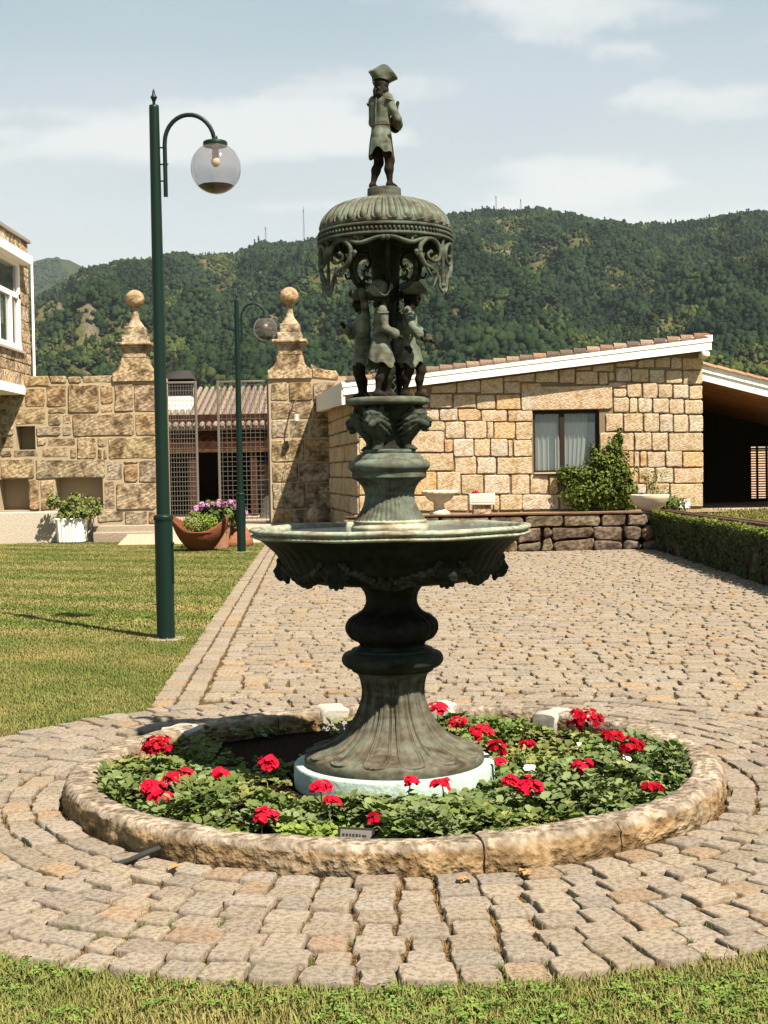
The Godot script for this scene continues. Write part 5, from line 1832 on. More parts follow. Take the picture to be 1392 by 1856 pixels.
	for q in [[[Vector2(.050, 2.47), Vector2(.10, 2.50), Vector2(.155, 2.56), Vector2(.175, 2.63), Vector2(.150, 2.69), Vector2(.105, 2.70), Vector2(.080, 2.665), Vector2(.085, 2.63), Vector2(.105, 2.64)], .014, .006], [[Vector2(.100, 2.50), Vector2(.115, 2.545), Vector2(.105, 2.575), Vector2(.088, 2.565)], .012, .007], [[Vector2(.175, 2.63), Vector2(.20, 2.66), Vector2(.22, 2.72), Vector2(.25, 2.80)], .012, .010], [[Vector2(.165, 2.585), Vector2(.195, 2.575), Vector2(.205, 2.60)], .008, .005]]:
		tube(br, curl(q[0], rad, 6), q[1], q[2], 8, BRONZE)
	var bm := br.mesh(M.bronze)
	for k in 4:
		var o := MeshInstance3D.new()
		o.name = "bracket"
		o.mesh = bm
		f.add_child(o, true)
		o.rotation.y = PI / 2 * k + .06
	# figures
	g = Geo.new()
	lathe(g, [Vector2(.088, 2.958), Vector2(.090, 2.980), Vector2(.088, 3.018), Vector2(.082, 3.024)], 10, VERD * 1.05)
	part("figure_base", g, M.bronze, f)
	boy(f, Vector3(-.010, 3.020, 0), deg_to_rad(138), 1.06, Vector3(.028, .335, .098), Vector3(.092, .335, .035), Vector3(-.034, .310, .104), Vector3(-.094, .320, .030), -.028, .0, Vector3(-.22, PI, .10), true, DARK * 1.1, .76)
	boy(f, Vector3(-.030, 1.968, .130), deg_to_rad(100), 1.0, Vector3(.075, .560, .030), Vector3(.128, .475, .020), Vector3(-.06, .30, .09), Vector3(-.088, .335, .010), .045, -.018, Vector3(-.25, .6, .25), false, DARK * 1.2, .95)
	boy(f, Vector3(.118, 1.968, .030), deg_to_rad(70), 1.02, Vector3(.10, .29, .085), Vector3(.10, .34, .02), Vector3(-.115, .285, .105), Vector3(-.098, .345, .045), .035, .006, Vector3(.0, .3, .0), false, DARK, .82)
	boy(f, Vector3(-.122, 1.968, -.025), deg_to_rad(-72), .98, Vector3(.06, .565, .02), Vector3(.118, .475, .02), Vector3(-.04, .38, .10), Vector3(-.10, .34, .04), .030, .012, Vector3(.0, .5, .0), false, DARK, .82)
	boy(f, Vector3(.03, 1.968, -.125), deg_to_rad(165), 1.0, Vector3(.10, .30, .08), Vector3(.10, .34, .02), Vector3(-.10, .30, .08), Vector3(-.10, .34, .02), .035, .0, Vector3(.0, .3, .0), false, DARK, .82)

# ---------------------------------------------------------------- flower bed
func make_bed() -> void:
	var k := thing("round_kerb", "low round kerb of rough stone segments round the flower bed", "kerb", v(CX, 0, CD))
	# eight long curved stones with light mortar joints between
	var joints := [0.0, 22.0, 58.0, 104.0, 148.0, 196.0, 232.0, 268.0, 318.0, 360.0]
	for i in joints.size() - 1:
		var a0 := deg_to_rad(joints[i] + 12.0)
		var a1 := deg_to_rad(joints[i + 1] + 12.0)
		var g := Geo.new()
		var n := int((a1 - a0) / .011)
		var top_h := .143 + rr(-.004, .006)
		var sec := [Vector2(1.632, -.02), Vector2(1.636, .008), Vector2(1.640, .028), Vector2(1.642, .048), Vector2(1.642, .068), Vector2(1.640, .088), Vector2(1.637, .108), Vector2(1.630, .124), Vector2(1.618, .137), Vector2(1.600, .143), Vector2(1.545, .145), Vector2(1.495, .142), Vector2(1.474, .130), Vector2(1.466, .09), Vector2(1.468, .02)]
		var m := sec.size()
		for j in n + 1:
			var a := lerpf(a0 + .0022, a1 - .0022, j / float(n))
			var endk := minf(j, n - j)
			for q in m:
				var p: Vector2 = sec[q]
				var w := noise.get_noise_3d(sin(a) * p.x * 55.0, p.y * 90.0, cos(a) * p.x * 55.0) + noise.get_noise_3d(sin(a) * p.x * 190.0, p.y * 260.0, cos(a) * p.x * 190.0) * .7
				var pit := noise.get_noise_3d(sin(a) * p.x * 420.0, p.y * 520.0, cos(a) * p.x * 420.0)
				var amp := .020 if (q < 7 or q > 12) else .006
				var r := p.x + (w * amp + pit * amp * .9) * (1.0 if q < 10 else -1.0)
				var y := p.y + (w * .009 if q > 6 and q < 13 else 0.0) + (top_h - .143 if q > 1 else 0.0)
				if endk == 0 and q > 6 and q < 13:
					y -= .006
				var lichen := smoothstep(.05, .35, noise.get_noise_3d(sin(a) * 130.0, p.y * 200.0 + 60.0, cos(a) * 130.0))
				var col := Color(.285, .266, .235).lerp(Color(.325, .308, .278), lichen) if (q > 6 and q < 13) else Color(.246, .190, .116).lerp(Color(.295, .258, .193), lichen)
				g.vert(Vector3(sin(a) * r, y, cos(a) * r), tone(col, .08))
		for j in n:
			g.strip(j * m, (j + 1) * m, m, false)
		for e in [0, n]:
			var ps := []
			for q in m:
				ps.append(g.v[e * m + q])
			if e == 0:
				ps.reverse()
			g.face(ps, Color(.4, .37, .32))
		part("kerb_stone", g, M.rough, k)
	# pale cement patches standing on the inner side of the joints
	for q in [-166.0, 168.0, 142.0, -128.0]:
		var a := deg_to_rad(q)
		var g := Geo.new()
		stone(g, rect_outline(-.085, .0, .085, .148, .02, .012), Transform3D(Basis(Vector3(cos(a), 0, -sin(a)), Vector3.UP, Vector3(-sin(a), 0, -cos(a)).normalized()), Vector3(sin(a) * 1.56, 0, cos(a) * 1.56)), -.085, .112, .012, Color(.328, .316, .291), .004)
		part("cement_block", g, M.plaster, k)
	var s := Geo.new()
	lathe(s, [Vector2(.505, .016), Vector2(1.0, .022), Vector2(1.3, .022), Vector2(1.475, .018)], 72, Color.WHITE, v(CX, 0, CD), null, false)
	struct("bed_soil", s, M.soil)
	# hose end
	var h := thing("hose_pipe", "short black hose poking out under the kerb at the front left", "hose", v(CX - 1.02, .03, CD - 1.36))
	var g := Geo.new()
	tube(g, spline3([Vector3(.06, .035, -.06), Vector3(.0, .03, .01), Vector3(-.07, .005, .03), Vector3(-.13, -.012, .035)], 5), .012, .012, 8, Color(.03, .035, .035))
	part("hose", g, M.plain, h)
	# small plaque
	var p := thing("plaque", "small black framed name plate just inside the front kerb", "plaque", v(-.145, .030, 5.475), deg_to_rad(-3))
	p.rotation.x = -.22
	p.rotation.z = -.06
	boxp("frame", Vector3(0, .075, -.006), Vector3(.150, .10, .010), Color(.025, .025, .025), M.plain, p, .003)
	var pl := boxp("plate", Vector3(0, .075, .0005), Vector3(.128, .080, .004), Color(.13, .13, .128), M.plain, p, .001)
	var x := -.056
	for w in [.010, .010, .008, .009, .010, .006]:
		boxp("letter", Vector3(x + w * .5, .094, .0030), Vector3(w, .011, .0015), Color(.03, .03, .03), M.plain, pl, .0003)
		x += w + .0045
	boxp("letter", Vector3(.034, .093, .0030), Vector3(.018, .008, .0015), Color(.03, .03, .03), M.plain, pl, .0003)

func rosette(n: int, s: float, fold: float) -> ArrayMesh:
	var g := Geo.new()
	for i in n:
		var a := TAU * (i + rr(-.25, .25)) / n
		var el := rr(.25, .75)
		var l := s * rr(.75, 1.2)
		var d := Vector3(sin(a) * cos(el), sin(el) * .8, cos(a) * cos(el))
		var sd := Vector3(cos(a), 0, -sin(a)) * l * .52
		var root := d * l * .35
		var c := Color.WHITE * rr(.75, 1.12)
		var f := g.v.size()
		g.vert(root, c)
		g.vert(root + d * l * .35 + sd * .85 + Vector3(0, fold * l, 0), c)
		g.vert(root + d * l * .85 + sd * .9 + Vector3(0, fold * l * .7, 0), c)
		g.vert(root + d * l * 1.12 - Vector3(0, l * .08, 0), c)
		g.vert(root + d * l * .85 - sd * .9 + Vector3(0, fold * l * .7, 0), c)
		g.vert(root + d * l * .35 - sd * .85 + Vector3(0, fold * l, 0), c)
		g.vert(root + d * l * .62 + Vector3(0, l * .03, 0), c)
		for k in 6:
			g.tri(f + 6, f + k, f + (k + 1) % 6)
	return g.mesh()

func bed_height(a: float, r: float) -> float:
	# how tall the plants stand; angle 0 faces the viewer
	var n := noise.get_noise_2d(sin(a) * r * 45.0, cos(a) * r * 45.0)
	var back := smoothstep(-.2, .9, -cos(a))
	var h := .080 + n * .13 + .06 * exp(-pow((r - 1.2) / .2, 2.0))
	h *= smoothstep(.45, .95, r) * .75 + .25
	return clampf(h * (1.0 - .35 * back), .02, .175)

func make_plants() -> void:
	# geraniums: [x, depth, height, size, label]
	var spots := [
		[-1.20, 6.99, 0.16, 1.5, "deep red geranium truss standing against the left end of the shaded kerb", 1],
		[-0.98, 6.35, 0.13, 1.25, "large red geranium cluster at the left of the bed below the deep red truss", 0],
		[-1.09, 6.21, 0.12, 1.0, "red geranium left of the large left-hand cluster, near the kerb", 0],
		[-1.03, 6.10, 0.10, 1.05, "bright red geranium lowest of the left-hand group", 0],
		[-0.80, 6.38, 0.15, .75, "single red geranium bloom between the left group and the dark soil", 0],
		[-0.58, 6.53, 0.16, .95, "red geranium on a tall stem left of the painted plinth", 0],
		[-0.53, 5.78, 0.09, .95, "round red geranium at the front just left of the name plate", 0],
		[-0.31, 6.09, 0.14, .8, "red geranium at the front left foot of the painted plinth", 0],
		[-0.25, 5.96, 0.11, .65, "small red bloom below the front left foot of the plinth", 0],
		[-0.06, 5.77, 0.07, .55, "half hidden dark red bloom right of the name plate", 1],
		[0.10, 6.13, 0.15, .6, "small red geranium in front of the plinth, left of a pair", 0],
		[0.24, 6.11, 0.14, .75, "pink red geranium in front of the plinth, right of a pair", 0],
		[0.29, 7.72, 0.20, 1.0, "red geranium behind the fountain foot by the rear kerb", 0],
		[0.39, 7.56, 0.15, .8, "red bloom below the one by the rear kerb", 0],
		[0.49, 7.19, 0.16, 1.2, "large red geranium right of the fountain foot", 0],
		[0.56, 6.91, 0.14, .95, "dark red bloom at the right rim of the plinth", 1],
		[0.55, 6.73, 0.10, .5, "tiny red bloom low beside the plinth's right edge", 0],
		[0.72, 6.99, 0.13, .7, "red geranium midway between plinth and right-hand group", 1],
		[1.06, 7.28, 0.20, 1.6, "big crimson truss at the rear right of the bed", 1],
		[1.16, 6.98, 0.17, .95, "crimson bloom left of the white cement lump", 1],
		[1.22, 6.78, 0.16, 1.1, "crimson bloom in front of the white cement lump", 1],
		[0.93, 6.45, 0.13, .9, "red geranium in the middle of the right-hand foliage", 0],
		[1.03, 6.75, 0.11, .6, "faded red bloom just behind the middle right geranium", 1],
		[0.63, 6.09, 0.13, 1.0, "red geranium at the front right above broad leaves", 0],
		[0.56, 6.23, 0.12, .6, "small red bloom left of the front right geranium", 0],
		[1.18, 6.04, 0.12, .75, "red bloom near the right kerb beside long grass blades", 1]]
	var kinds := [rosette(5, .030, .18), rosette(4, .038, .12), rosette(6, .022, .2), rosette(7, .026, -.05)]
	var xf := [[], [], [], []]
	var cols := [PackedColorArray(), PackedColorArray(), PackedColorArray(), PackedColorArray()]
	for i in 15000:
		var a := rr(-PI, PI)
		var r := sqrt(rr(.54 * .54, 1.475 * 1.475))
		var fx := sin(a) * r
		var fz := cos(a) * r
		# bare soil in the shade at the rear left and beside the plinth
		var bare := 1.3 * exp(-(pow((fx + .60) / .62, 2.0) + pow((fz + .80) / .60, 2.0))) + .7 * exp(-(pow((fx + .55) / .22, 2.0) + pow((fz - .35) / .3, 2.0)))
		if rng.randf() < bare * 1.1 - .05:
			continue
		if noise.get_noise_2d(fx * 120.0, fz * 120.0 + 33.0) < -.10 and rng.randf() < .85:
			continue
		var lush := noise.get_noise_2d(fx * 30.0 + 5.0, fz * 30.0)
		var h := bed_height(a, r)
		var y := .015 + h * pow(rng.randf(), .6)
		var k := 0
		if lush > .08:
			k = 1
		elif lush < -.15:
			k = 2
		if rng.randf() < .2:
			k = rng.randi() % 4
		var low := fz > 1.05 and fx < -.05 and fx > -.75
		if low:
			k = 3
			y = .02 + .05 * rng.randf()
		var hide := false
		for q in spots:
			if y > q[2] - .055 and Vector2(CX + fx - q[0], (CD - fz - q[1]) * .7 + .02).length() < .055 + .03 * float(q[3]):
				hide = true
				break
		if hide:
			continue
		var s := rr(.55, 1.35)
		xf[k].append(Transform3D((Basis(Vector3.UP, rr(0, TAU)) * Basis(Vector3.RIGHT, rr(-.7, .7))).scaled(Vector3.ONE * s), v(CX + fx, y, CD - fz)))
		var c := Color(.094, .135, .041)
		if k == 1:
			c = Color(.111, .152, .064)
		elif k == 2:
			c = Color(.156, .176, .061)
		if low:
			c = Color(.139, .197, .045)
		cols[k].append(tone(c, .28))
	for k in 4:
		meta(multi("bed_foliage", kinds[k], M.leaf, xf[k], cols[k], self), ["small green leaves filling the round flower bed", "broad oval leaves in the round flower bed", "pale fine leaves scattered in the round flower bed", "low clover-like leaves along the front kerb"][k], "foliage")
	for s in spots:
		var t := thing("geranium", s[4], "flower", v(s[0], .015, s[1]), 0, "red geraniums in the round bed")
		var h: float = s[2] + .03
		var st := Geo.new()
		var b := Vector3(rr(-.02, .02), 0, rr(-.02, .02))
		tube(st, spline3([b, Vector3(rr(-.02, .02), h * .5, rr(-.02, .02)), Vector3(0, h, 0)], 3), .0035, .003, 5, Color(.13, .17, .06))
		part("stem", st, M.leaf, t)
		var fo := Geo.new()
		for k in 9:
			leaf(fo, Vector3(rr(-.07, .07), h * rr(.15, .7), rr(-.07, .07)), Vector3(rr(-.5, .5), 1, rr(-.5, .5)).normalized(), rr(.045, .065), tone(Color(.10, .16, .045), .25))
		part("foliage", fo, M.leaf, t)
		var n := int(28 * float(s[3]) * float(s[3])) + 8
		for k in n:
			var fl := Geo.new()
			var spread := .047 * float(s[3])
			var dv := Vector3(rng.randfn(), rng.randfn() * .7 + .25, rng.randfn()).normalized() * spread * rr(.55, 1.1)
			var c := Vector3(dv.x * 1.2, h + dv.y * .75, dv.z)
			var up := (c - Vector3(0, h - .03, 0)).normalized() * 1.3 + Vector3(rr(-.3, .3), .2, .3)
			var red := tone(Color(.40, .008, .026) if s[5] == 0 else Color(.22, .004, .012), .22)
			blossom(fl, c, up.normalized(), rr(.013, .020), red)
			part("blossom", fl, M.petal, t)
	# white and other small things in the bed
	for q in [[1.0, 7.05, "pale dried flower head in the right-hand foliage"], [1.2, 6.75, "small white bloom near the right kerb"], [.68, 6.5, "small white bloom beside the front right geranium"]]:
		var t := thing("white_flower", q[2], "flower", v(q[0], .015, q[1]), 0, "pale blooms in the bed")
		var fl := Geo.new()
		for k in 4:
			blossom(fl, Vector3(rr(-.02, .02), .14 + rr(-.015, .015), rr(-.02, .02)), Vector3(rr(-.4, .4), 1, .5).normalized(), .017, tone(Color(.62, .6, .55), .1))
		part("blossom", fl, M.petal, t)
		var st := Geo.new()
		tube(st, [Vector3.ZERO, Vector3(0, .13, 0)], .003, .003, 5, Color(.13, .17, .06))
		part("stem", st, M.leaf, t)
	# clump of long blades by the right kerb
	var t := thing("long_grass_clump", "clump of long arching grass blades inside the right kerb", "grass", v(1.36, .016, 6.85))
	var gg := Geo.new()
	for k in 110:
		var a := rr(0, TAU)
		var l := rr(.13, .30)
		var o := Vector3(rr(-.13, .1), 0, rr(-.17, .17))
		var lean := Vector3(sin(a), 0, cos(a))
		var sd := Vector3(cos(a), 0, -sin(a)) * .004
		var c := tone(Color(.085, .14, .05), .3)
		var f := gg.v.size()
		for j in 5:
			var u := j / 4.0
			var p := o + lean * l * .75 * u * u + Vector3(0, l * (u - .38 * u * u), 0)
			gg.vert(p - sd * (1.0 - u * .85), c)
			gg.vert(p + sd * (1.0 - u * .85), c)
		for j in 4:
			gg.quad(f + j * 2, f + j * 2 + 1, f + j * 2 + 3, f + j * 2 + 2)
	part("blades", gg, M.leaf, t)
	# fallen leaves on the cobbles
	for q in [[.53, 5.19, "curled dry leaf lying against the foot of the front kerb"], [-.86, 5.35, "dark dead leaf on the cobbles by the hose"], [.29, 5.12, "reddish dry leaf in a cobble joint at the front"]]:
		var d := thing("dry_leaf", q[2], "leaf", v(q[0], .045, q[1]), rr(0, 6))
		var lg := Geo.new()
		for k in 3:
			leaf(lg, Vector3(k * .012, .004 * k, 0), Vector3(rr(-.5, .5), 1, rr(-.5, .5)).normalized(), .05, Color(.34, .20, .09))
		part("blade", lg, M.leaf, d)

func blossom(g: Geo, c: Vector3, up: Vector3, s: float, col: Color) -> void:
	var a := up.cross(Vector3(.3, .2, .9)).normalized()
	var b := up.cross(a)
	var n := 5
	for k in n:
		var t := TAU * (k + rr(-.1, .1)) / n
		var d := a * cos(t) + b * sin(t)
		var sd := (b * cos(t) - a * sin(t)) * s * .62
		var f := g.v.size()
		g.vert(c, col)
		g.vert(c + d * s * .7 + sd + up * s * rr(.1, .4), col)
		g.vert(c + d * s * 1.15 + up * s * rr(-.1, .3), col)
		g.vert(c + d * s * .7 - sd + up * s * rr(.1, .4), col)
		g.quad(f, f + 1, f + 2, f + 3)

# ---------------------------------------------------------------- lamps, pots, small things
func lamp(at: Vector3, label: String) -> void:
	var t := thing("lamp_post", label, "street lamp", at, 0, "dark green lamp posts")
	var C := Color(.005, .016, .015)
	var g := Geo.new()
	lathe(g, [Vector2(.20, -.03), Vector2(.20, .008), Vector2(.185, .018)], 24, Color(.42, .40, .36))
	part("concrete_foot", g, M.kerb, t)
	g = Geo.new()
	lathe(g, [Vector2(.088, .0), Vector2(.088, 1.165), Vector2(.096, 1.17), Vector2(.098, 1.20), Vector2(.092, 1.215), Vector2(.066, 1.225)], 28, C)
	part("base_sleeve", g, M.green_paint, t)
	g = Geo.new()
	lathe(g, [Vector2(.066, 1.20), Vector2(.048, 5.14), Vector2(.046, 5.165), Vector2(.018, 5.17)], 24, C)
	part("pole", g, M.green_paint, t)
	g = Geo.new()
	lathe(g, [Vector2(.016, 5.165), Vector2(.014, 5.20), Vector2(.030, 5.235), Vector2(.033, 5.245), Vector2(.018, 5.262), Vector2(.012, 5.30), Vector2(.002, 5.325)], 14, C * .8)
	part("finial", g, M.green_paint, t)
	g = Geo.new()
	var p := [Vector3(.095, 4.29, 0), Vector3(.095, 4.5, 0), Vector3(.095, 4.79, 0)]
	for i in range(1, 15):
		var a := PI - PI * .95 * i / 14.0
		p.append(Vector3(.335 + cos(a) * .24, 4.80 + sin(a) * .27, 0))
	tube(g, p, .021, .021, 12, C)
	part("arm", g, M.green_paint, t)
	for y in [4.44, 4.60, 4.76]:
		g = Geo.new()
		tube(g, [Vector3(.03, y, 0), Vector3(.125 if y == 4.60 else .09, y, 0)], .008, .008, 8, C)
		part("bolt", g, M.green_paint, t)
	var hx := .582
	g = Geo.new()
	lathe(g, [Vector2(.115, 4.765), Vector2(.118, 4.775), Vector2(.118, 4.80), Vector2(.108, 4.81), Vector2(.03, 4.825), Vector2(.022, 4.86)], 28, C, Vector3(hx, 0, 0))
	part("cap", g, M.green_paint, t)
	g = Geo.new()
	var gp := []
	for i in 29:
		var a := lerpf(-PI / 2, 1.09, i / 28.0)
		gp.append(Vector2(cos(a) * .243, 4.553 + sin(a) * .243))
	gp[0].x = .0004
	lathe(g, gp, 44, Color.WHITE, Vector3(hx, 0, 0), null, false)
	var globe := part("globe", g, M.smoke_glass, t)
	g = Geo.new()
	lathe(g, [Vector2(.03, 4.77), Vector2(.032, 4.66), Vector2(.026, 4.645)], 16, Color(.5, .47, .44), Vector3(hx, 0, 0))
	part("socket", g, M.plain, globe)
	g = Geo.new()
	ball(g, Vector3(hx, 4.615, 0), Vector3(.043, .05, .043), Color(.62, .50, .36), 14, 9)
	part("bulb", g, M.plain, globe)
	g = Geo.new()
	var dp := []
	for i in 9:
		var a := lerpf(-PI / 2, -.78, i / 8.0)
		dp.append(Vector2(maxf(cos(a) * .238, .0004), 4.553 + sin(a) * .238))
	dp.append(Vector2(.0004, dp[-1].y))
	lathe(g, dp, 36, Color(.035, .026, .014), Vector3(hx, 0, 0), null, false)
	part("dirt", g, M.soil, globe)
	g = Geo.new()
	tube(g, [Vector3(.088, .55, .03), Vector3(.088, .93, .03)], .012, .012, 8, C)
	tube(g, [Vector3(.088, .93, .03), Vector3(.088, .955, .03)], .018, .018, 8, C)
	part("hatch_hinge", g, M.green_paint, t)

func make_objects() -> void:
	lamp(v(-2.145, 0, 13.2), "tall dark green lamp post with smoked globe in the foreground lawn")
	lamp(v(-2.93, 0, 27.8), "further dark green lamp post with smoked globe beside the terracotta planter")
	# bench wall and steps under the old wall
	var t := thing("low_bench_wall", "pale rendered low wall along the foot of the old stone wall", "wall", v(-9.2, 0, 33.6))
	boxp("render", Vector3(0, .36, 0), Vector3(4.1, .80, .55), Color(.42, .39, .34), M.plaster, t, .015)
	t = thing("stone_steps", "low pale stone steps between the bench wall and the gate", "steps", v(-6.3, 0, 33.4))
	boxp("step", Vector3(.1, .10, .30), Vector3(1.7, .30, .5), Color(.42, .39, .34), M.kerb, t, .02)
	boxp("step", Vector3(-.05, .24, -.05), Vector3(1.6, .32, .45), Color(.45, .42, .37), M.kerb, t, .02)
	# white ribbed pot with a shrub
	t = thing("ribbed_pot", "white vertically ribbed square pot in front of the bench wall", "pot", v(-7.56, 0, 32.85))
	var g := Geo.new()
	lathe(g, [Vector2(.29, .0), Vector2(.31, .03), Vector2(.345, .54), Vector2(.36, .56), Vector2(.355, .585), Vector2(.31, .58), Vector2(.29, .45), Vector2(.001, .45)], 120, Color(.78, .78, .77), Vector3(0, .03, 0), func(a: float, j: int, p: Vector2) -> Vector2:
		var q := pow(pow(absf(sin(a)), 5.0) + pow(absf(cos(a)), 5.0), -.2)
		return Vector2(p.x * q * (1.0 + (.03 * sin(a * 26.0) if j < 4 else 0.0)), p.y))
	part("pot", g, M.plaster, t)
	var sh := thing("potted_shrub", "light green bushy shrub growing in the white ribbed pot", "shrub", v(-7.54, .48, 32.85))
	g = Geo.new()
	for k in 26:
		var c := Vector3(rr(-.55, .6), rr(.15, .62), rr(-.35, .35))
		leaves(g, c, Vector3(.16, .13, .16), 60, .085, Color(.123, .156, .049), .3, .3)
	part("foliage", g, M.leaf, sh)
	g = Geo.new()
	for k in 9:
		var a := rr(0, TAU)
		tube(g, [Vector3(0, .0, 0), Vector3(sin(a) * .2, .25, cos(a) * .2), Vector3(sin(a) * .45, .5, cos(a) * .3)], .012, .005, 5, Color(.12, .08, .05))
	part("stem", g, M.wood, sh)
	# terracotta half jar
	t = thing("half_jar_planter", "large broken terracotta half jar used as a planter on the lawn edge", "planter", v(-3.86, 0, 28.5))
	g = Geo.new()
	for side in 2:
		for j in 12:
			for i in 48:
				var a := TAU * i / 48
				var u := j / 11.0
				var r := lerpf(.20, .60, pow(sin(u * PI * .5), .8)) - side * .035
				# the mouth dips at the front and rises at the two ends
				var rim := .60 + .14 * cos(a * 2.0 + PI) * 1.0 - .04 * cos(a)
				g.vert(Vector3(sin(a) * r, u * rim + .0 + side * (.03 * (1.0 - u)), cos(a) * r * .78), Color(.19, .080, .045))
	for j in 11:
		g.strip(j * 48, (j + 1) * 48, 48)
		g.strip((12 + j + 1) * 48, (12 + j) * 48, 48)
	g.strip(11 * 48, 23 * 48, 48)
	part("shell", g, M.terra, t)
	g = Geo.new()
	lathe(g, [Vector2(.50, .40), Vector2(.001, .44)], 24, Color(.5, .4, .3), Vector3.ZERO, func(a: float, j: int, p: Vector2) -> Vector2: return p, false)
	part("soil", g, M.soil, t)
	for q in [[v(-3.93, .40, 28.35), .25, "round clipped bright green bush in the terracotta half jar"], [v(-3.62, .40, 28.45), .20, "smaller green bush at the right in the terracotta half jar"]]:
		var b := thing("clipped_bush", q[2], "bush", q[0], 0, "green bushes in the half jar")
		g = Geo.new()
		leaves(g, Vector3(0, q[1] * .8, 0), Vector3(q[1] * 1.15, q[1], q[1]), 1100, .045, Color(.131, .189, .037), .25, .5, .12)
		part("foliage", g, M.leaf, b)
		g = Geo.new()
		tube(g, [Vector3.ZERO, Vector3(0, q[1], 0)], .02, .012, 6, Color(.1, .07, .04))
		part("stem", g, M.wood, b)
	t = thing("fallen_jar", "terracotta jar lying tilted behind the half jar and the far lamp", "jar", v(-3.35, 0, 30.0))
	g = Geo.new()
	lathe(g, spline([Vector2(.42, 0), Vector2(.45, .12), Vector2(.38, .32), Vector2(.26, .50), Vector2(.18, .62), Vector2(.16, .70)], 4), 28, Color(.26, .135, .085))
	part("shell", g, M.terra, t)
	t = thing("flower_pot", "small terracotta pot carrying the purple hydrangea", "pot", v(-3.60, .0, 29.6))
	g = Geo.new()
	lathe(g, [Vector2(.20, .0), Vector2(.27, .50), Vector2(.30, .51), Vector2(.30, .58), Vector2(.26, .58), Vector2(.24, .5), Vector2(.001, .5)], 24, Color(.38, .22, .15))
	part("pot", g, M.terra, t)
	var hy := thing("hydrangea", "purple pink hydrangea bush above the terracotta half jar", "hydrangea", v(-3.58, .50, 29.6))
	g = Geo.new()
	leaves(g, Vector3(0, .26, 0), Vector3(.52, .28, .38), 900, .10, Color(.07, .105, .035), .3, .35)
	part("foliage", g, M.leaf, hy)
	g = Geo.new()
	tube(g, [Vector3(0, -.02, 0), Vector3(0, .25, 0)], .03, .02, 6, Color(.1, .07, .04))
	part("stem", g, M.wood, hy)
	for k in 24:
		var a := lerpf(-1.35, 1.35, k / 23.0) + rr(-.08, .08)
		var c := Vector3(sin(a) * .56, .22 + cos(a) * .27 + rr(-.06, .03), rr(-.1, .32))
		g = Geo.new()
		for q in 16:
			var d := Vector3(rng.randfn(), rng.randfn() + .5, rng.randfn()).normalized()
			blossom(g, c + d * .062, d, .028, tone(Color(.40, .19, .36), .25))
		part("flower_head", g, M.petal, hy)
	# on the terrace: urn, trough, ivy, basin
	t = thing("stone_urn", "pale footed stone urn on the low wall left of the trough", "urn", v(1.10, .715, 26.8))
	g = Geo.new()
	lathe(g, spline([Vector2(.20, 0), Vector2(.20, .07), Vector2(.14, .10), Vector2(.09, .17), Vector2(.10, .24), Vector2(.20, .30), Vector2(.27, .36), Vector2(.28, .40), Vector2(.34, .43), Vector2(.345, .48), Vector2(.30, .50), Vector2(.26, .44), Vector2(.05, .40)], 3), 56, Color(.46, .41, .34), Vector3.ZERO, func(a: float, j: int, p: Vector2) -> Vector2: return Vector2(p.x * (1.0 + (.03 * sin(a * 14.0) if p.y > .41 else 0.0)), p.y))
	part("body", g, M.plaster, t)
	t = thing("stone_trough", "small square stone trough on a block beside the urn", "trough", v(1.93, .715, 26.8))
	boxp("block", Vector3(0, .10, -.02), Vector3(.36, .20, .30), Color(.45, .36, .25), M.wall, t, .02)
	g = Geo.new()
	for q in [[0, .21, 0, .50, .05, .36], [-.23, .32, 0, .05, .18, .36], [.23, .32, 0, .05, .18, .36], [0, .32, .16, .44, .18, .05], [0, .32, -.16, .44, .18, .05]]:
		box(g, Vector3(q[0], q[1] + .01, q[2]), Vector3(q[3], q[4], q[5]), Color(.52, .50, .46), .01)
	part("basin", g, M.plaster, t)
	var rf := thing("trough_plant", "small dark red plant in the square stone trough", "plant", v(1.82, .95, 26.8))
	g = Geo.new()
	leaves(g, Vector3(0, .18, 0), Vector3(.12, .08, .10), 90, .05, Color(.28, .02, .03), .3, .3)
	leaves(g, Vector3(0, .10, 0), Vector3(.10, .08, .08), 60, .05, Color(.07, .09, .03), .3, .3)
	part("foliage", g, M.leaf, rf)
	t = thing("stone_basin", "wide shallow stone basin at the corner of the low wall", "basin", v(5.16, .715, 26.35))
	g = Geo.new()
	lathe(g, spline([Vector2(.10, .03), Vector2(.16, .05), Vector2(.28, .14), Vector2(.355, .26), Vector2(.37, .31), Vector2(.37, .345), Vector2(.345, .345), Vector2(.30, .25), Vector2(.05, .2)], 3), 40, Color(.56, .49, .39))
	part("bowl", g, M.plaster, t)
	g = Geo.new()
	box(g, Vector3(0, .02, 0), Vector3(.3, .05, .3), Color(.4, .35, .28), .01)
	part("foot", g, M.wall, t)
	var bp := thing("basin_plant", "thin straggly plant growing in the stone basin", "plant", v(5.2, .95, 26.35))
	g = Geo.new()
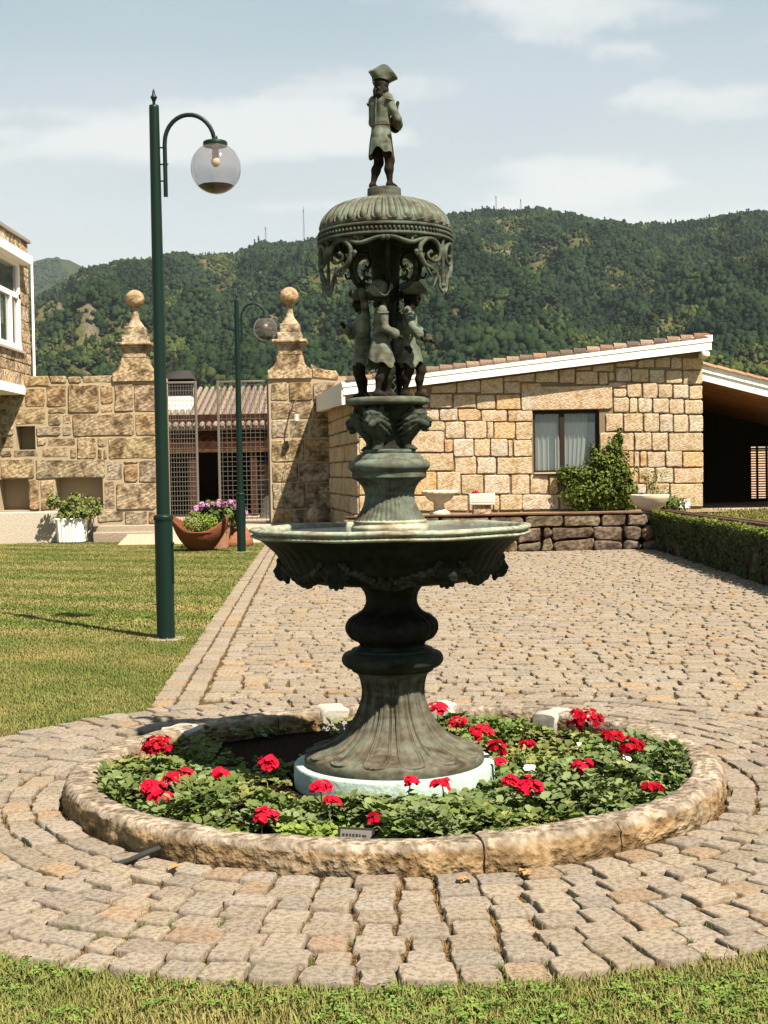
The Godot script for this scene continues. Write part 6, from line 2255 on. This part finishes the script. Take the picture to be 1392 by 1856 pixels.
	for k in 16:
		var a := rr(0, TAU)
		var top := Vector3(sin(a) * rr(.05, .3), rr(.25, .62), cos(a) * .15)
		tube(g, [Vector3(0, .0, 0), top * .6, top], .006, .003, 4, Color(.18, .15, .06))
		leaves(g, top * rr(.6, 1.0), Vector3(.09, .07, .08), 16, .05, Color(.16, .17, .05), .3, .2)
	part("foliage", g, M.leaf, bp)
	var iv := thing("ivy_bush", "dense green ivy climbing the granite wall beside the window", "ivy", v(4.35, .715, 27.75))
	g = Geo.new()
	for q in [[-.15, .45, .0, .62, .45, .22, 2300], [.30, .75, .02, .46, .52, .20, 1900], [-.55, .72, .1, .28, .2, .12, 420], [.62, .35, .05, .22, .42, .16, 600], [.42, 1.22, .12, .16, .34, .08, 320], [.02, 1.08, .1, .12, .22, .07, 150], [.52, 1.52, .15, .06, .22, .05, 90], [-.05, 1.25, .16, .05, .16, .04, 50]]:
		leaves(g, Vector3(q[0], q[1], -q[2]), Vector3(q[3], q[4], q[5]), q[6], .085, Color(.078, .107, .025), .35, .45, .35)
	part("foliage", g, M.leaf, iv)
	g = Geo.new()
	for k in 7:
		tube(g, spline3([Vector3(rr(-.2, .4), .0, -.12), Vector3(rr(-.3, .5), .6, -.16), Vector3(rr(-.1, .6), 1.2, -.19)], 4), .014, .006, 5, Color(.10, .075, .05))
	part("stem", g, M.wood, iv)
	var ib := thing("ivy_bush", "small dark ivy patch behind the stone basin", "ivy", v(5.55, .715, 26.6))
	g = Geo.new()
	leaves(g, Vector3(0, .14, 0), Vector3(.36, .20, .22), 700, .07, Color(.07, .10, .028), .35, .35, .3)
	part("foliage", g, M.leaf, ib)
	# white box and cable ends by the house corner
	t = thing("meter_box", "small pale box low on the wall by the house corner", "box", v(6.10, .715, 27.85))
	boxp("case", Vector3(0, .10, 0), Vector3(.34, .16, .12), Color(.58, .60, .60), M.plain, t, .01)
	boxp("lid", Vector3(0, .19, .0), Vector3(.36, .02, .14), Color(.5, .52, .52), M.plain, t, .005)

func _ready() -> void:
	rng.seed = 7
	noise.seed = 4
	noise.frequency = .02
	noise.fractal_octaves = 3
	make_light()
	make_materials()
	make_ground()
	make_mountain()
	make_house()
	make_porch()
	make_gate_wall()
	make_gate()
	make_left_building()
	make_low_wall()
	make_fountain()
	make_bed()
	make_objects()
	make_plants()
	make_grass()
